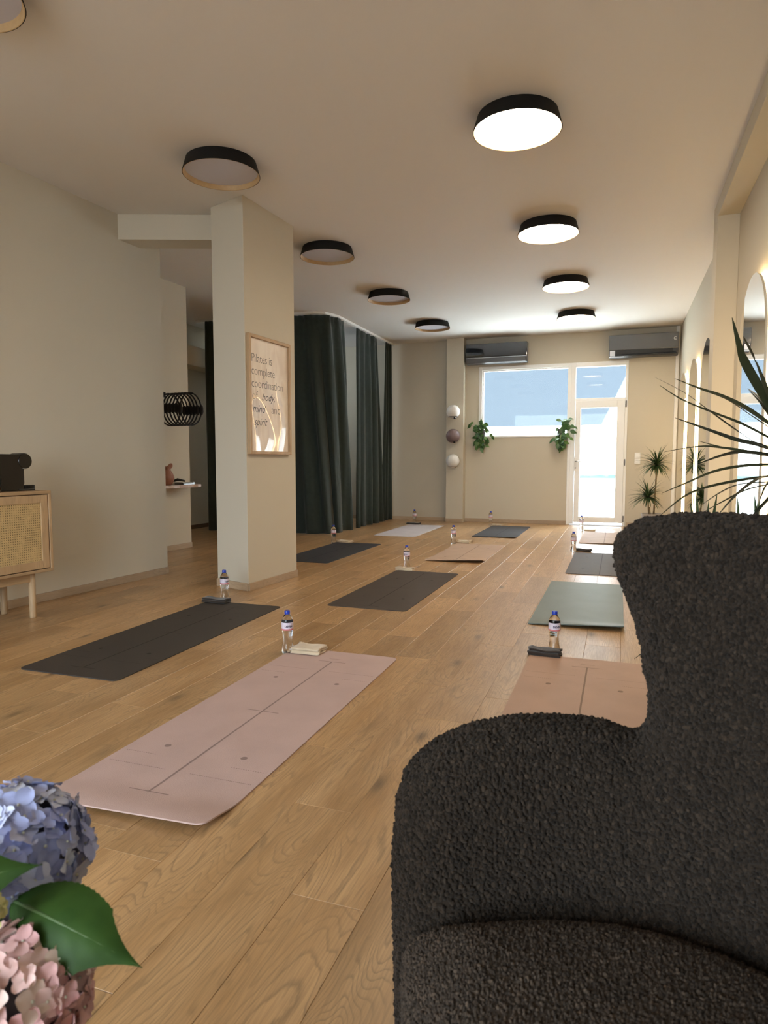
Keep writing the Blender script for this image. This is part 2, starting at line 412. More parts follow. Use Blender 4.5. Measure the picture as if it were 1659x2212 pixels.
struct(bk.build('wall_back', M['wall']))
# column with its skirting
A, B, Cc = (-3.163, 4.737), (-2.787, 4.604), (-2.737, 5.353)
colpoly = [A, B, Cc, (A[0] + .05, A[1] + .749)]
struct(MB().prism(colpoly, 0, HC).build('column', M['wall'], bevel=.004))
def offset_poly(p, d):
    out = []; n = len(p)
    for i in range(n):
        a, b, c = Vector(p[i - 1]), Vector(p[i]), Vector(p[(i + 1) % n])
        n1 = Vector(((b - a).y, -(b - a).x)).normalized(); n2 = Vector(((c - b).y, -(c - b).x)).normalized()
        m = (n1 + n2); m = m / m.dot(n1); out.append(tuple(b + m * d))
    return out
def skirt(name, segs, mat, h=.062, t=.014):
    o = None
    for i, (p, q) in enumerate(segs):
        p, q = Vector(p), Vector(q); nrm = Vector((-(q - p).y, (q - p).x)).normalized() * t
        L_ = (q - p).length; ang = math.atan2((q - p).y, (q - p).x) - PI / 2
        mb = MB().box(0, -t, 0, L_, 0, h)
        ob = mb.build(name, mat, None, bevel=.002); ob.location = (p.x, p.y, 0); ob.rotation_euler = (0, 0, ang); struct(ob)
    return o
op = offset_poly(colpoly, .0)
skirt('baseboard_column', [(A, B), (B, Cc)][::1] if False else [(B, A), (Cc, B)], M['skirting'])
skirt('baseboard_left', [((lx(5.1), 5.1), (lx(-2.8), -2.8))], M['skirting'])
skirt('baseboard_hall', [((-4.878, 6.76), (-4.96, 5.4))], M['skirting'])
skirt('baseboard_corridor', [((-6.15, YF), (-6.15, 6.85))], M['skirting_dark'])
skirt('baseboard_far', [((-2.785, YF), (-6.1, YF)), ((-2.486, YF - .17), (-2.785, YF - .17)), ((-.80, YF), (-2.486, YF)), ((XR, YF), (.13, YF))], M['skirting'])
skirt('baseboard_right', [((XR, 6.15), (XR, YF)), ((XR, -2.8), (XR, 5.95))], M['skirting'])
# dropped beam from the left wall to the column, beam and pier along the right wall
struct(MB().prism([(-4.0, 4.60), (-2.95, 4.99), (-2.98, 5.23), (-4.0, 4.85)], 2.885, HC).build('beam_left', M['wall'], bevel=.003))
struct(MB().box(.682, XR, -2.8, 5.93, 2.965, HC).build('beam_right', M['wall'], bevel=.003))
struct(MB().box(.682, XR, 5.93, 6.16, 0, HC).build('column_right', M['wall'], bevel=.003))
struct(MB().box(-6.15, -5.85, 6.85, 9.2, 2.42, 2.70).build('beam_corridor', M['wall'], bevel=.003))
struct(MB().box(.775, .825, YF - .045, YF, 0, HC).build('trim_1', M['pvcw'], bevel=.004))   # cable trunking in the corner

# ------------------------------------------------------------ window and door at the far end
def frame_rect(mb, x0, x1, z0, z1, w, y0, y1, wb=None):
    wb = w if wb is None else wb
    mb.box(x0, x0 + w, y0, y1, z0, z1).box(x1 - w, x1, y0, y1, z0, z1).box(x0 + w, x1 - w, y0, y1, z1 - w, z1).box(x0 + w, x1 - w, y0, y1, z0, z0 + wb)
FY0, FY1 = YF - .012, YF + .06
wn = bpy.data.objects.new('window_1', None); COL.objects.link(wn); struct(wn); wn.location = (0, 0, 0)
mb = MB(); frame_rect(mb, WX0, WX1, WZ0, WZ1, .055, FY0, FY1, .02); mb.build('frame', M['pvc'], wn, bevel=.004)
mb = MB(); frame_rect(mb, WX0 + .055, WX1 - .004, WZ0 + .02, WZ1 - .055, .024, YF + .01, FY1, .012); mb.build('sash', M['pvc'], wn, bevel=.003)
MB().box(WX0 + .07, WX1 - .02, YF + .035, YF + .041, WZ0 + .03, WZ1 - .07).build('pane', M['pane'], wn)
MB().box(WX0 + .01, WX1 - .01, YF + .06, YF + .34, WZ0 - .03, WZ0 + .012).build('sill', M['pvc'], wn)
dr = bpy.data.objects.new('door_1', None); COL.objects.link(dr); struct(dr)
mb = MB(); mb.box(WX1, WX1 + .07, FY0, FY1, 0, WZ1).box(DX1 - .03, DX1 + .012, FY0, FY1, 0, WZ1).box(WX1 + .07, DX1 - .03, FY0, FY1, WZ1 - .075, WZ1).box(WX1 + .07, DX1 - .03, FY0, FY1, 2.0, 2.045)
mb.build('door_frame', M['pvc'], dr, bevel=.004)
MB().box(-.80, WX1, FY0 - .004, FY1, 0, WZ0 + .012).build('jamb_trim', M['pvc'], dr, bevel=.004)
mb = MB(); mb.box(-.682, -.60, FY0 - .02, FY1 - .01, .05, 2.0).box(-.05, .066, FY0 - .02, FY1 - .01, .05, 2.0).box(-.60, -.05, FY0 - .02, FY1 - .01, 1.89, 2.0).box(-.60, -.05, FY0 - .02, FY1 - .01, .05, .14)
mb.build('door_leaf', M['pvc'], dr, bevel=.004)
MB().box(-.61, -.04, YF + .02, YF + .026, .13, 1.90).build('pane', M['pane'], dr)
MB().box(-.68, .07, YF + .035, YF + .041, 2.03, 2.55).build('pane', M['pane'], dr)
h = MB().box(-.685, -.645, FY0 - .028, FY0 - .02, .88, 1.10).build('handle_plate', M['pvcw'], dr, bevel=.003)
MB().tube([(-.665, FY0 - .025, 1.035), (-.665, FY0 - .075, 1.035), (-.65, FY0 - .08, 1.035), (-.55, FY0 - .08, 1.035)], .009, 8).build('handle', M['steel'], dr, True)
MB().lathe([(.011, -.002), (.011, .004)], 12).build('keyhole', M['gasket'], h).matrix_local = Matrix.Translation((-.665, FY0 - .029, .93)) @ Matrix.Rotation(PI / 2, 4, 'X')
for zz in (.12, 1.02, 1.94):
    MB().lathe([(.009, zz - .05), (.009, zz + .05)], 10, .082, FY0 - .015).build('hinge', M['gasket'], dr, True)
MB().box(-.75, .09, YF - .02, YF + .1, 0, .022).build('threshold', M['steel'], dr, bevel=.003)
# window behind the camera
wb_ = bpy.data.objects.new('window_2', None); COL.objects.link(wb_); struct(wb_)
mb = MB(); frame_rect(mb, -3.8, -.2, .2, 2.8, .07, -2.93, -2.86); mb.build('frame', M['pvc'], wb_, bevel=.004)
MB().box(-3.74, -.26, -2.90, -2.894, .26, 2.74).build('pane', M['pane'], wb_)
wd_ = bpy.data.objects.new('window_added', None); COL.objects.link(wd_); struct(wd_)  # unseen window, added to bring daylight in behind the curtains
mb = MB(); mb.box(-6.3, -6.24, 9.3, 9.36, 2.2, 2.9).box(-6.3, -6.24, 10.64, 10.7, 2.2, 2.9).box(-6.3, -6.24, 9.36, 10.64, 2.2, 2.26).box(-6.3, -6.24, 9.36, 10.64, 2.84, 2.9)
mb.build('frame', M['pvc'], wd_); MB().box(-6.28, -6.274, 9.35, 10.65, 2.25, 2.85).build('pane', M['pane'], wd_)
# outside the far window: pale yard, white garden wall with coping, pale blue neighbouring house
struct(MB().box(-14, 12, YF + .3, 19, -.3, -.03).build('ground', M['ext_ground']))
struct(MB().box(-14, 12, -26, -3.0, -.3, -.05).build('street', simple('asphalt', (.15, .155, .16), .9, .2, var=.2, bscale=30)))
struct(MB().box(-14, 12, 17.6, 17.9, -.03, 7.5).build('wall_garden', M['ext_white']))
yd = struct(MB().box(-14, 12, 16.07, 16.19, -.03, .64).build('wall_yard', M['ext_white']))
MB().box(-14, 12, 16.05, 16.2, .64, .72).build('coping', M['ext_band'], yd)
nb = MB().extrude([(-9, 1.875), (-.41, 1.875), (.20, 3.2), (.62, 4.1), (1.2, 6.5), (-9, 6.5)], lambda a, b: (a, 16.2, b), lambda a, b: (a, 17.0, b)).build('neighbouring_house', M['ext_blue'])
MB().box(-9, -.42, 16.3, 17.0, -.03, 1.875).build('ground_floor_wall', M['ext_white'], nb)
tag(nb, 'pale blue house front with slanting right edge seen through the far window', 'building')

# ------------------------------------------------------------ ceiling lamps
def lamp(label, x, y, lit):
    t = thing('ceiling_lamp', label, 'lamp', (x, y, HC), 0, 'round black ceiling lamps')
    zb = -.087
    MB().lathe([(.236, 0), (.262, zb), (.2585, zb), (.2325, -.002)], 64, cap=False).build('rim', M['black'], t, autosm=40)
    MB().lathe([(.2320, -.008), (.2580, zb - .001), (.2545, zb + .0005), (.2300, -.012)], 64, cap=False).build('inner_ring', M['lampwood'], t, autosm=40)
    MB().lathe([(.248, -.054), (.247, -.057), (.02, -.059)], 64).build('diffuser', M['lit'] if lit else M['diffuser'], t, autosm=40)
    return t
RX, LXX = -.622, -2.675
lamp('lit black ceiling lamp nearest of the glowing row along the right', RX, 4.13, True)
lamp('lit black ceiling lamp second in the glowing row', RX - .01, 6.05, True)
lamp('lit black ceiling lamp third in the glowing row', RX, 7.93, True)
lamp('lit black ceiling lamp last of the glowing row, before the door', RX + .01, 9.69, True)
lamp('unlit black ceiling lamp cut off by the upper left corner of the photo', LXX, 2.17, False)
lamp('unlit black ceiling lamp with wood inner ring right above the square column', LXX + .05, 4.07, False)
lamp('unlit black ceiling lamp just beyond the square column', LXX - .03, 6.0, False)
lamp('unlit black ceiling lamp in front of the green curtains, third of the dark ones', LXX - .03, 7.82, False)
lamp('unlit black ceiling lamp nearest the far wall', LXX + .01, 9.68, False)

# ------------------------------------------------------------ arched mirrors with light strips
def mirror(label, yc, w, ztop, z0=.25):
    t = thing('arched_mirror', label, 'mirror', (XR, yc, 0), 0, 'arched mirrors with light strips')
    r = w / 2
    def arch(rr, zb):
        zs = ztop - r
        return [(-rr, zb), (rr, zb)] + [(rr * math.cos(a), zs + rr * math.sin(a)) for a in [PI * i / 36 for i in range(37)]]
    MB().extrude(arch(r, z0), lambda a, b: (-.052, a, b), lambda a, b: (-.046, a, b)).build('mirror_glass', M['mirror'], t)
    MB().extrude(arch(r - .004, z0 + .004), lambda a, b: (-.0455, a, b), lambda a, b: (-.036, a, b)).build('backing', M['mirror_back'], t)
    # light strip along the edge behind the glass
    p1, p2 = arch(r - .012, z0 + .012), arch(r - .03, z0 + .03); n = len(p1); mb = MB()
    vs = [(x, a, b) for x in (-.036, -.002) for a, b in p1] + [(x, a, b) for x in (-.036, -.002) for a, b in p2]
    fs = []
    for i in range(n):
        j = (i + 1) % n
        fs += [(i, j, n + j, n + i), (2 * n + j, 2 * n + i, 3 * n + i, 3 * n + j), (i, 2 * n + i, 2 * n + j, j), (n + j, 3 * n + j, 3 * n + i, n + i)]
    mb.add(vs, fs); mb.build('light_strip', M['led'], t)
    return t
mirror('arched mirror at right edge, showing the door, behind dark dracaena leaves', 4.95, .95, 2.25)
mirror('arched mirror half hidden behind the right pier', 7.33, .95, 2.25)
mirror('arched glowing mirror in the middle of the far right wall', 8.64, .92, 2.24)
mirror('arched glowing mirror farthest along the right wall, nearest the corner plant', 9.98, .92, 2.24)

# ------------------------------------------------------------ picture on the column
ct = Vector((.0666, .9978, 0)); cn = Vector((.9978, -.0666, 0))
pic = thing('framed_poster', 'oak-framed glossy Pilates poster on the column', 'poster', (-2.787 + .0666 * .326, 4.604 + .9978 * .326, 1.575), math.atan2(ct.y, ct.x) - PI / 2)
# local: +X out of the column, +Y along it, Z up
w2, h2, fw = .311, .475, .026
fr_ = MB(); fr_.box(.0, .032, -w2, -w2 + fw, -h2, h2).box(0, .032, w2 - fw, w2, -h2, h2).box(0, .032, -w2 + fw, w2 - fw, h2 - fw, h2).box(0, .032, -w2 + fw, w2 - fw, -h2, -h2 + fw)
fr_.build('frame', M['oakz'], pic, bevel=.003)
pap, nt, b = newmat('poster_paper')
b.inputs['Base Color'].default_value = (.62, .49, .40, 1)
tc = N(nt, 'ShaderNodeTexCoord'); wv = N(nt, 'ShaderNodeTexNoise', i_Scale=3.2, i_Detail=1.0, i_Distortion=1.2)
mpn = N(nt, 'ShaderNodeMapping'); mpn.inputs['Scale'].default_value = (1, 2.2, .7)
nt.links.new(tc.outputs['Object'], mpn.inputs[0]); nt.links.new(mpn.outputs[0], wv.inputs['Vector'])
rr = ramp(nt, [(.3, (.74, .62, .52)), (.5, (.88, .78, .68)), (.7, (.78, .66, .56))]); nt.links.new(wv.outputs['Fac'], rr.inputs[0]); nt.links.new(rr.outputs[0], b.inputs['Base Color'])
b.inputs['Roughness'].default_value = .5
MB().box(.004, .012, -w2 + fw, w2 - fw, -h2 + fw, h2 - fw).build('poster_sheet', pap, pic)
# clear wavy cover sheet
cov = bpy.data.materials.new('wavy_cover'); cov.use_nodes = True; nt = cov.node_tree; nt.nodes.remove(nt.nodes['Principled BSDF'])
tr = N(nt, 'ShaderNodeBsdfTransparent'); gl = N(nt, 'ShaderNodeBsdfGlossy', i_Roughness=.01); fz = thin_fresnel(nt, 1.5); mx = N(nt, 'ShaderNodeMixShader')
nt.links.new(fz.outputs[0], mx.inputs[0]); nt.links.new(tr.outputs[0], mx.inputs[1]); nt.links.new(gl.outputs[0], mx.inputs[2]); nt.links.new(mx.outputs[0], nt.nodes['Material Output'].inputs[0])
P = []
ny, nz = 40, 60
for i in range(nz + 1):
    row = []
    for j in range(ny + 1):
        yy = -w2 + fw + (2 * w2 - 2 * fw) * j / ny; zz = -h2 + fw + (2 * h2 - 2 * fw) * i / nz
        row.append((.0165 + .0022 * math.sin(yy * 13 + 1.5 * math.sin(zz * 5)) + .0014 * math.sin(zz * 9 + yy * 6), yy, zz))
    P.append(row)
MB().grid(P).build('cover_sheet', cov, pic, True)
ink1 = simple('poster_ink', (.10, .085, .075), .6)
def pic_text(txt, size, y, z, shear=0, bold=0, sp=1.0):
    me = text_mesh(txt, size, ink1, shear, 0, bold, sp)
    o = link('lettering', me, pic)
    o.matrix_local = Matrix(((0, 0, 1, .0126), (1, 0, 0, y), (0, 1, 0, z), (0, 0, 0, 1)))
    return o
for txt, z in (('Pilates is', .262), ('complete', .162), ('coordination', .062)): pic_text(txt, .098, -.262, z, 0, -.0012, .93)
pic_text('of', .098, -.255, -.035, 0, -.0012); pic_text('body,', .088, -.12, -.035, .45, .0002)
pic_text('mind', .088, -.255, -.135, .45, .0006); pic_text('and', .098, .02, -.135, 0, -.0012)
pic_text('spirit', .088, -.235, -.24, .45, .0002)

# ------------------------------------------------------------ curtains
def curtain(label, path_top, path_bot, folds, amp, seed=0, tab=True):
    """path_*: lists of (x, y); cloth between ceiling rail and floor, ripple along the normal"""
    t = thing('curtain', label, 'curtain', (path_bot[0][0], path_bot[0][1], 0), 0, 'dark green curtains')
    ox, oy = path_bot[0]
    def sample(path, n):
        pts = [Vector(p) for p in path]; ls = [0]
        for a, b in zip(pts, pts[1:]): ls.append(ls[-1] + (b - a).length)
        out = []
        for i in range(n):
            d = ls[-1] * i / (n - 1); k = max(j for j in range(len(ls)) if ls[j] <= d + 1e-9); k = min(k, len(pts) - 2)
            f_ = (d - ls[k]) / (ls[k + 1] - ls[k]); p = pts[k].lerp(pts[k + 1], f_); tt = (pts[k + 1] - pts[k]).normalized()
            out.append((p, Vector((tt.y, -tt.x))))
        return out
    n = folds * 12; R_ = random.Random(seed)
    ph = [R_.uniform(-.5, .5) for _ in range(folds + 1)]; am = [R_.uniform(.6, 1.3) for _ in range(folds + 1)]
    T, Bm = sample(path_top, n), sample(path_bot, n)
    P = []
    for i in range(41):
        s_ = i / 40; z = 3.055 - (3.055 - .012) * s_
        row = []
        for j in range(n):
            q = j / (n - 1) * folds; k = min(int(q), folds - 1); fq = q - k
            a_ = am[k] * (1 - fq) + am[k + 1] * fq; p_ = ph[k] * (1 - fq) + ph[k + 1] * fq
            p = T[j][0].lerp(Bm[j][0], s_ ** .8); nn = T[j][1]
            spread = .35 + .65 * min(1, s_ * 3)
            w = math.sin(2 * PI * (q + p_ * s_ * .6)) * amp * a_ * spread + .012 * math.sin(2 * PI * q * 2.7 + 5 * s_) * s_
            if s_ < .03: w += .012 * math.sin(2 * PI * q * 3)
            row.append((p.x - ox + nn.x * w, p.y - oy + nn.y * w, z))
        P.append(row)
    o = MB().grid(P).build('cloth', M['curtain'], t, True)
    sm = o.modifiers.new('thick', 'SOLIDIFY'); sm.thickness = .004
    hem = MB()
    P2 = [[(x, y, z + .10) for x, y, z in P[-1]], [(x, y, z + .108) for x, y, z in P[-1]]]
    P2 = [[(x - .004 * T[j][1].x * -1, y - .004 * T[j][1].y * -1, z) for j, (x, y, z) in enumerate(r_)] for r_ in P2]
    hem.grid(P2).build('hem_seam', M['curtain'], t, True)
    return t
CX = -3.80
corner = [(-5.72, 8.36), (-4.35, 8.42), (-4.0, 8.46), (-3.86, 8.55), (CX, 8.72)]
curtain('wide dark green curtain turning the corner just behind the column', corner + [(CX, 8.98)], [(-5.8, 8.42), (-4.35, 8.46), (-4.0, 8.5), (-3.86, 8.58), (CX, 8.76), (CX, 9.38)], 9, .05, 3)
curtain('narrow dark green curtain, middle one, open gaps either side of its top', [(CX - .02, 9.52), (CX - .02, 10.42)], [(CX - .01, 9.43), (CX - .01, 10.64)], 4, .045, 5)
curtain('dark green curtain next to the far wall', [(CX, 10.80), (CX, 11.13)], [(CX - .01, 10.69), (CX - .01, 11.15)], 3, .035, 8)
rl = MB(); rl.box(CX - .025, CX + .025, 8.75, YF - .01, 3.058, HC).box(-5.9, -4.0, 8.38, 8.43, 3.058, HC); rl.prism([(-4.0, 8.38), (-3.86, 8.48), (CX + .025, 8.75), (CX - .025, 8.75), (-3.9, 8.54), (-4.0, 8.43)], 3.058, HC)
tag(rl.build('curtain_rail', M['rail']), 'white ceiling track that the green curtains hang from', 'rail')

# ------------------------------------------------------------ air conditioners
def ac(label, x0, x1, z0, z1, front, lifted):
    t = thing('air_conditioner', label, 'air conditioner', ((x0 + x1) / 2, YF, z0), 0, 'black wall air conditioners')
    w = (x1 - x0) / 2; hh = z1 - z0; d = .19
    prof = [(0, .02), (-.05, 0), (-d + .03, .01), (-d + .005, .06), (-d + .005, hh - .03), (-d + .03, hh), (0, hh)]
    MB().extrude(prof, lambda a, b: (-w, a, b), lambda a, b: (w, a, b)).build('body', M['acbody'], t, bevel=.006)
    zf = .105
    MB().box(-w - .002, w + .002, -d - .008, -d + .006, zf, hh - .006).build('front_panel', front, t, bevel=.008)
    if lifted:
        MB().box(-w + .10, w - .08, -d - .002, -d + .01, .045, zf - .006).build('air_slot', M['acslot'], t)
        MB().box(-w + .01, -w + .09, -d - .006, -d + .006, .02, zf).build('end_panel', M['acsilver'], t, bevel=.004)
        MB().box(-w + .09, w - .02, -d - .03, -d + .01, .012, .03).build('louver_flap', M['acslot'], t, bevel=.003)
        MB().box(-w + .005, -w + .22, -d - .006, -d + .004, .0, .012).build('trim_strip', M['acsilver'], t)
        # little ring shaped emblem
        mb = MB(); mb.tube([(w - .05 + .018 * math.cos(a), -d - .009, hh - .10 + .022 * math.sin(a)) for a in [.6 + i * .42 for i in range(13)]], .004, 6)
        mb.lathe([(.007, 0), (.007, .002)], 8); mb.v[-16:] = [(w - .045 + x, -d - .009 - z, hh - .102 + y) for x, y, z in mb.v[-16:]]
        mb.build('emblem', M['rail'], t, True)
    else:
        MB().box(-w + .01, w - .02, -d - .012, -d + .004, .012, zf - .018).build('louver_flap', M['acg'], t, bevel=.004)
        MB().box(-w + .01, w, -d - .012, -d + .004, zf - .014, zf - .004).build('trim_strip', M['acsilver'], t)
    return t
ac('black glass air conditioner above the left part of the window', -2.455, -1.45, 2.645, 2.975, M['ac'], False)
ac('grey glass air conditioner in the right corner above the door', -.19, .80, 2.64, 2.985, M['acg'], True)

# ------------------------------------------------------------ light switches
sw = thing('light_switch', 'two stacked white light switches right of the glass door', 'switch', (.271, YF, 1.085))
MB().box(-.043, .043, -.012, 0, .004, .088).build('switch_plate', M['pvcw'], sw, bevel=.003)
MB().box(-.043, .043, -.012, 0, -.088, -.004).build('switch_plate', M['pvcw'], sw, bevel=.003)
MB().box(-.028, .028, -.016, -.012, .018, .074).build('rocker', M['pvc'], sw, bevel=.002)
MB().box(-.03, -.001, -.016, -.012, -.074, -.018).build('rocker', M['pvc'], sw, bevel=.002)
MB().box(.001, .03, -.016, -.012, -.074, -.018).build('rocker', M['pvc'], sw, bevel=.002)

# ------------------------------------------------------------ exercise balls on the far pier
BY = YF - .17
for i, (z, mt, lab) in enumerate(((1.862, 'white_ball', 'white exercise ball, top one on the far pier'), (1.458, 'mauve_ball', 'dull mauve exercise ball between the two white ones'), (1.043, 'white_ball', 'white exercise ball, lowest on the far pier'))):
    bx = -2.635
    R0 = .113 if i != 1 else .118
    hd = thing('ball_holder', 'dark wall hook ring under the ' + ('top white', 'mauve', 'lowest white')[i] + ' exercise ball', 'holder', (bx, BY, z - .085), 0, 'ball holders')
    rr_ = .0805
    MB().tube([(rr_ * math.cos(a), -.125 + rr_ * math.sin(a), 0) for a in [2 * PI * k / 24 for k in range(25)]], .005, 6).build('ring', M['black'], hd, True)
    MB().tube([(0, -.044, 0), (0, 0, 0)], .006, 6).build('arm', M['black'], hd, True)
    MB().box(-.02, .02, -.006, 0, -.03, .03).build('wall_plate', M['black'], hd)
    if i < 2: MB().box(.028, .05, -.21, -.185, -.035, -.008).build('end_cap', M['black'], hd, bevel=.002)
    mb = MB(); seg, rg = 32, 18
    mb.lathe([(max(.001, R0 * math.sin(PI * k / rg)), -R0 * math.cos(PI * k / rg)) for k in range(rg + 1)], seg)
    o = mb.build('exercise_ball', M[mt], None, True); o.location = (bx, BY - .125, z); tag(o, lab, 'ball', 'exercise balls on the far pier')

# ------------------------------------------------------------ plants
def blade(name, pts, wmax, mat, parent, fold=.25, nrm=None, taper=.12):
    """a strap leaf along pts (root to tip), pointed, slightly keeled"""
    n0 = len(pts); pts = [Vector(p) for p in pts]
    # resample by Catmull-Rom
    q = []
    for i in range(n0 - 1):
        p0, p1, p2, p3 = pts[max(i - 1, 0)], pts[i], pts[i + 1], pts[min(i + 2, n0 - 1)]
        for k in range(4):
            t = k / 4; q.append(.5 * ((2 * p1) + (p2 - p0) * t + (2 * p0 - 5 * p1 + 4 * p2 - p3) * t * t + (3 * p1 - p0 - 3 * p2 + p3) * t ** 3))
    q.append(pts[-1]); n = len(q); P = []
    for i, p in enumerate(q):
        s_ = i / (n - 1); t = (q[min(i + 1, n - 1)] - q[max(i - 1, 0)]).normalized()
        up = Vector(nrm) if nrm is not None else Vector((0, 0, 1))
        side = t.cross(up)
        side = side.normalized() if side.length > 1e-4 else Vector((1, 0, 0))
        un = side.cross(t)
        w = wmax * min(1, (s_ + taper) / (2 * taper + .1)) * (1 - s_ ** 2.2) + .0006
        P.append([p - side * w + un * w * fold, p, p + side * w + un * w * fold])
    return MB().grid(P).build(name, mat, parent, True)
def rosette(parent, c, n, Lmin, Lmax, w, R_, droop=1.0):
    for i in range(n):
        a = R_.uniform(0, 2 * PI); el = math.asin(R_.uniform(-.35, .98)); L_ = R_.uniform(Lmin, Lmax)
        d = Vector((math.cos(a) * math.cos(el), math.sin(a) * math.cos(el), math.sin(el)))
        if d.x * L_ > .20: d.x *= .55
        if d.y * L_ > .30: d.y *= .7
        pts = []; p = Vector(c)
        for k in range(5):
            pts.append(p.copy()); p = p + d * (L_ / 4); d = (d + Vector((0, 0, -.22 * droop))).normalized()
        blade('leaf', pts, w, M['dleaf2'], parent)
M['dleaf2'] = randcol('dracaena_leaf_green', [(0, (.018, .042, .012)), (.6, (.045, .085, .025)), (1, (.11, .16, .06))], .42, .5)
R_ = random.Random(11)
pf = thing('dracaena', 'two-headed spiky dracaena in the far right corner beside the door', 'plant', (.475, 10.62, 0))
MB().lathe([(.10, 0), (.145, .25), (.15, .26), (.138, .26), (.13, .22), (.01, .22)], 28).build('pot', M['potw'], pf, autosm=35)
MB().lathe([(.13, .215), (.001, .232)], 20).build('soil', M['soil'], pf)
MB().tube([(.03, 0, .2), (.045, 0, .6), (.055, 0, .98)], [.013, .011, .010], 8).build('cane', M['stemb'], pf, True)
MB().tube([(-.03, .02, .2), (-.05, .01, .42), (-.055, 0, .50)], [.012, .010, .009], 8).build('cane', M['stemb'], pf, True)
MB().tube([(-.02, -.05, .2), (-.03, -.05, .36)], [.012, .010], 8).build('cane', M['stemb'], pf, True)
rosette(pf, (.055, 0, .98), 125, .22, .36, .0105, R_)
rosette(pf, (-.055, 0, .50), 125, .22, .36, .0105, R_)

LEAVES = [[(0.292, 2.137, 1.455), (0.318, 2.172, 1.383), (0.344, 2.209, 1.328), (0.413, 2.256, 1.22), (0.462, 2.3, 1.148)], [(0.311, 2.06, 1.387), (0.366, 2.177, 1.323), (0.462, 2.299, 1.141)], [(0.149, 2.167, 1.293), (0.219, 2.196, 1.264), (0.285, 2.224, 1.241), (0.353, 2.252, 1.207), (0.42, 2.279, 1.162), (0.479, 2.303, 1.12)], [(0.228, 2.05, 1.246), (0.298, 2.13, 1.215), (0.365, 2.21, 1.179), (0.476, 2.302, 1.113)], [(0.085, 1.95, 1.274), (0.167, 2.021, 1.235), (0.234, 2.086, 1.191), (0.316, 2.156, 1.137), (0.389, 2.224, 1.096), (0.48, 2.299, 1.065)], [(0.108, 2.154, 1.273), (0.174, 2.18, 1.23), (0.261, 2.214, 1.193), (0.341, 2.246, 1.161), (0.415, 2.275, 1.123), (0.48, 2.301, 1.086)], [(0.175, 2.473, 1.195), (0.261, 2.433, 1.157), (0.352, 2.394, 1.117), (0.41, 2.345, 1.098), (0.48, 2.299, 1.065)], [(0.25, 2.424, 1.113), (0.313, 2.394, 1.092), (0.362, 2.36, 1.08), (0.434, 2.333, 1.065), (0.48, 2.299, 1.058)], [(0.139, 2.361, 1.078), (0.241, 2.353, 1.095), (0.305, 2.33, 1.09), (0.393, 2.315, 1.075), (0.48, 2.299, 1.055)], [(0.213, 2.067, 1.041), (0.279, 2.126, 1.064), (0.334, 2.18, 1.073), (0.417, 2.243, 1.067), (0.48, 2.299, 1.055)], [(0.127, 2.213, 0.949), (0.193, 2.229, 0.979), (0.272, 2.25, 1.015), (0.35, 2.27, 1.032), (0.426, 2.287, 1.037), (0.481, 2.297, 1.035)], [(0.114, 2.051, 0.891), (0.177, 2.099, 0.943), (0.236, 2.142, 0.969), (0.328, 2.198, 0.989), (0.421, 2.252, 1.002), (0.486, 2.297, 1.007)], [(0.219, 2.03, 0.926), (0.279, 2.096, 0.962), (0.335, 2.158, 0.981), (0.417, 2.229, 0.986), (0.486, 2.295, 0.988)], [(0.257, 2.003, 0.899), (0.312, 2.078, 0.953), (0.369, 2.152, 0.991), (0.415, 2.22, 1.003), (0.485, 2.297, 1.016)], [(0.217, 2.052, 0.898), (0.282, 2.113, 0.931), (0.35, 2.174, 0.963), (0.419, 2.235, 0.978), (0.486, 2.295, 0.988)], [(0.407, 2.569, 1.295), (0.421, 2.479, 1.263), (0.438, 2.389, 1.218), (0.465, 2.3, 1.141)], [(0.42, 2.481, 0.869), (0.43, 2.415, 0.917), (0.44, 2.351, 0.979), (0.481, 2.297, 1.03)], [(0.056, 1.995, 0.482), (0.143, 2.058, 0.554), (0.294, 2.155, 0.758), (0.398, 2.23, 0.906), (0.486, 2.296, 0.995)]]
LW = [.013, .007, .010, .006, .006, .0055, .0075, .005, .004, .0085, .006, .005, .004, .0075, .004, .004, .005, .006]
px_, py_ = .492, 2.305
pn = thing('dracaena', 'large dracaena behind the armchair, long thin dark leaves arching in from the right edge', 'plant', (px_, py_, 0))
MB().lathe([(.12, 0), (.16, .30), (.165, .31), (.15, .31), (.145, .27), (.01, .27)], 28).build('pot', M['potd'], pn, autosm=35)
MB().lathe([(.145, .265), (.001, .28)], 20).build('soil', M['soil'], pn)
MB().tube([(.0, .0, .26), (-.006, .003, .6), (-.006, -.008, .95), (-.022, -.006, 1.15)], [.018, .015, .012, .008], 10).build('cane', M['stemb'], pn, True)
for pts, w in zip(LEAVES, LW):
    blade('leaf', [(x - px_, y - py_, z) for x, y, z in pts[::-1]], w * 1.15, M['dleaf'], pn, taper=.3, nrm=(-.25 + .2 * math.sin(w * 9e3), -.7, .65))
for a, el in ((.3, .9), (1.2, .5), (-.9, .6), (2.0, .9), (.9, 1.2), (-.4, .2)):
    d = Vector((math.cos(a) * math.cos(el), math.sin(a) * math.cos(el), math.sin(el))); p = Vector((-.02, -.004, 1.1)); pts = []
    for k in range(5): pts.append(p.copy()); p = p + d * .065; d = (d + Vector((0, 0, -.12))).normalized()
    blade('leaf', pts, .009, M['dleaf'], pn, taper=.3)

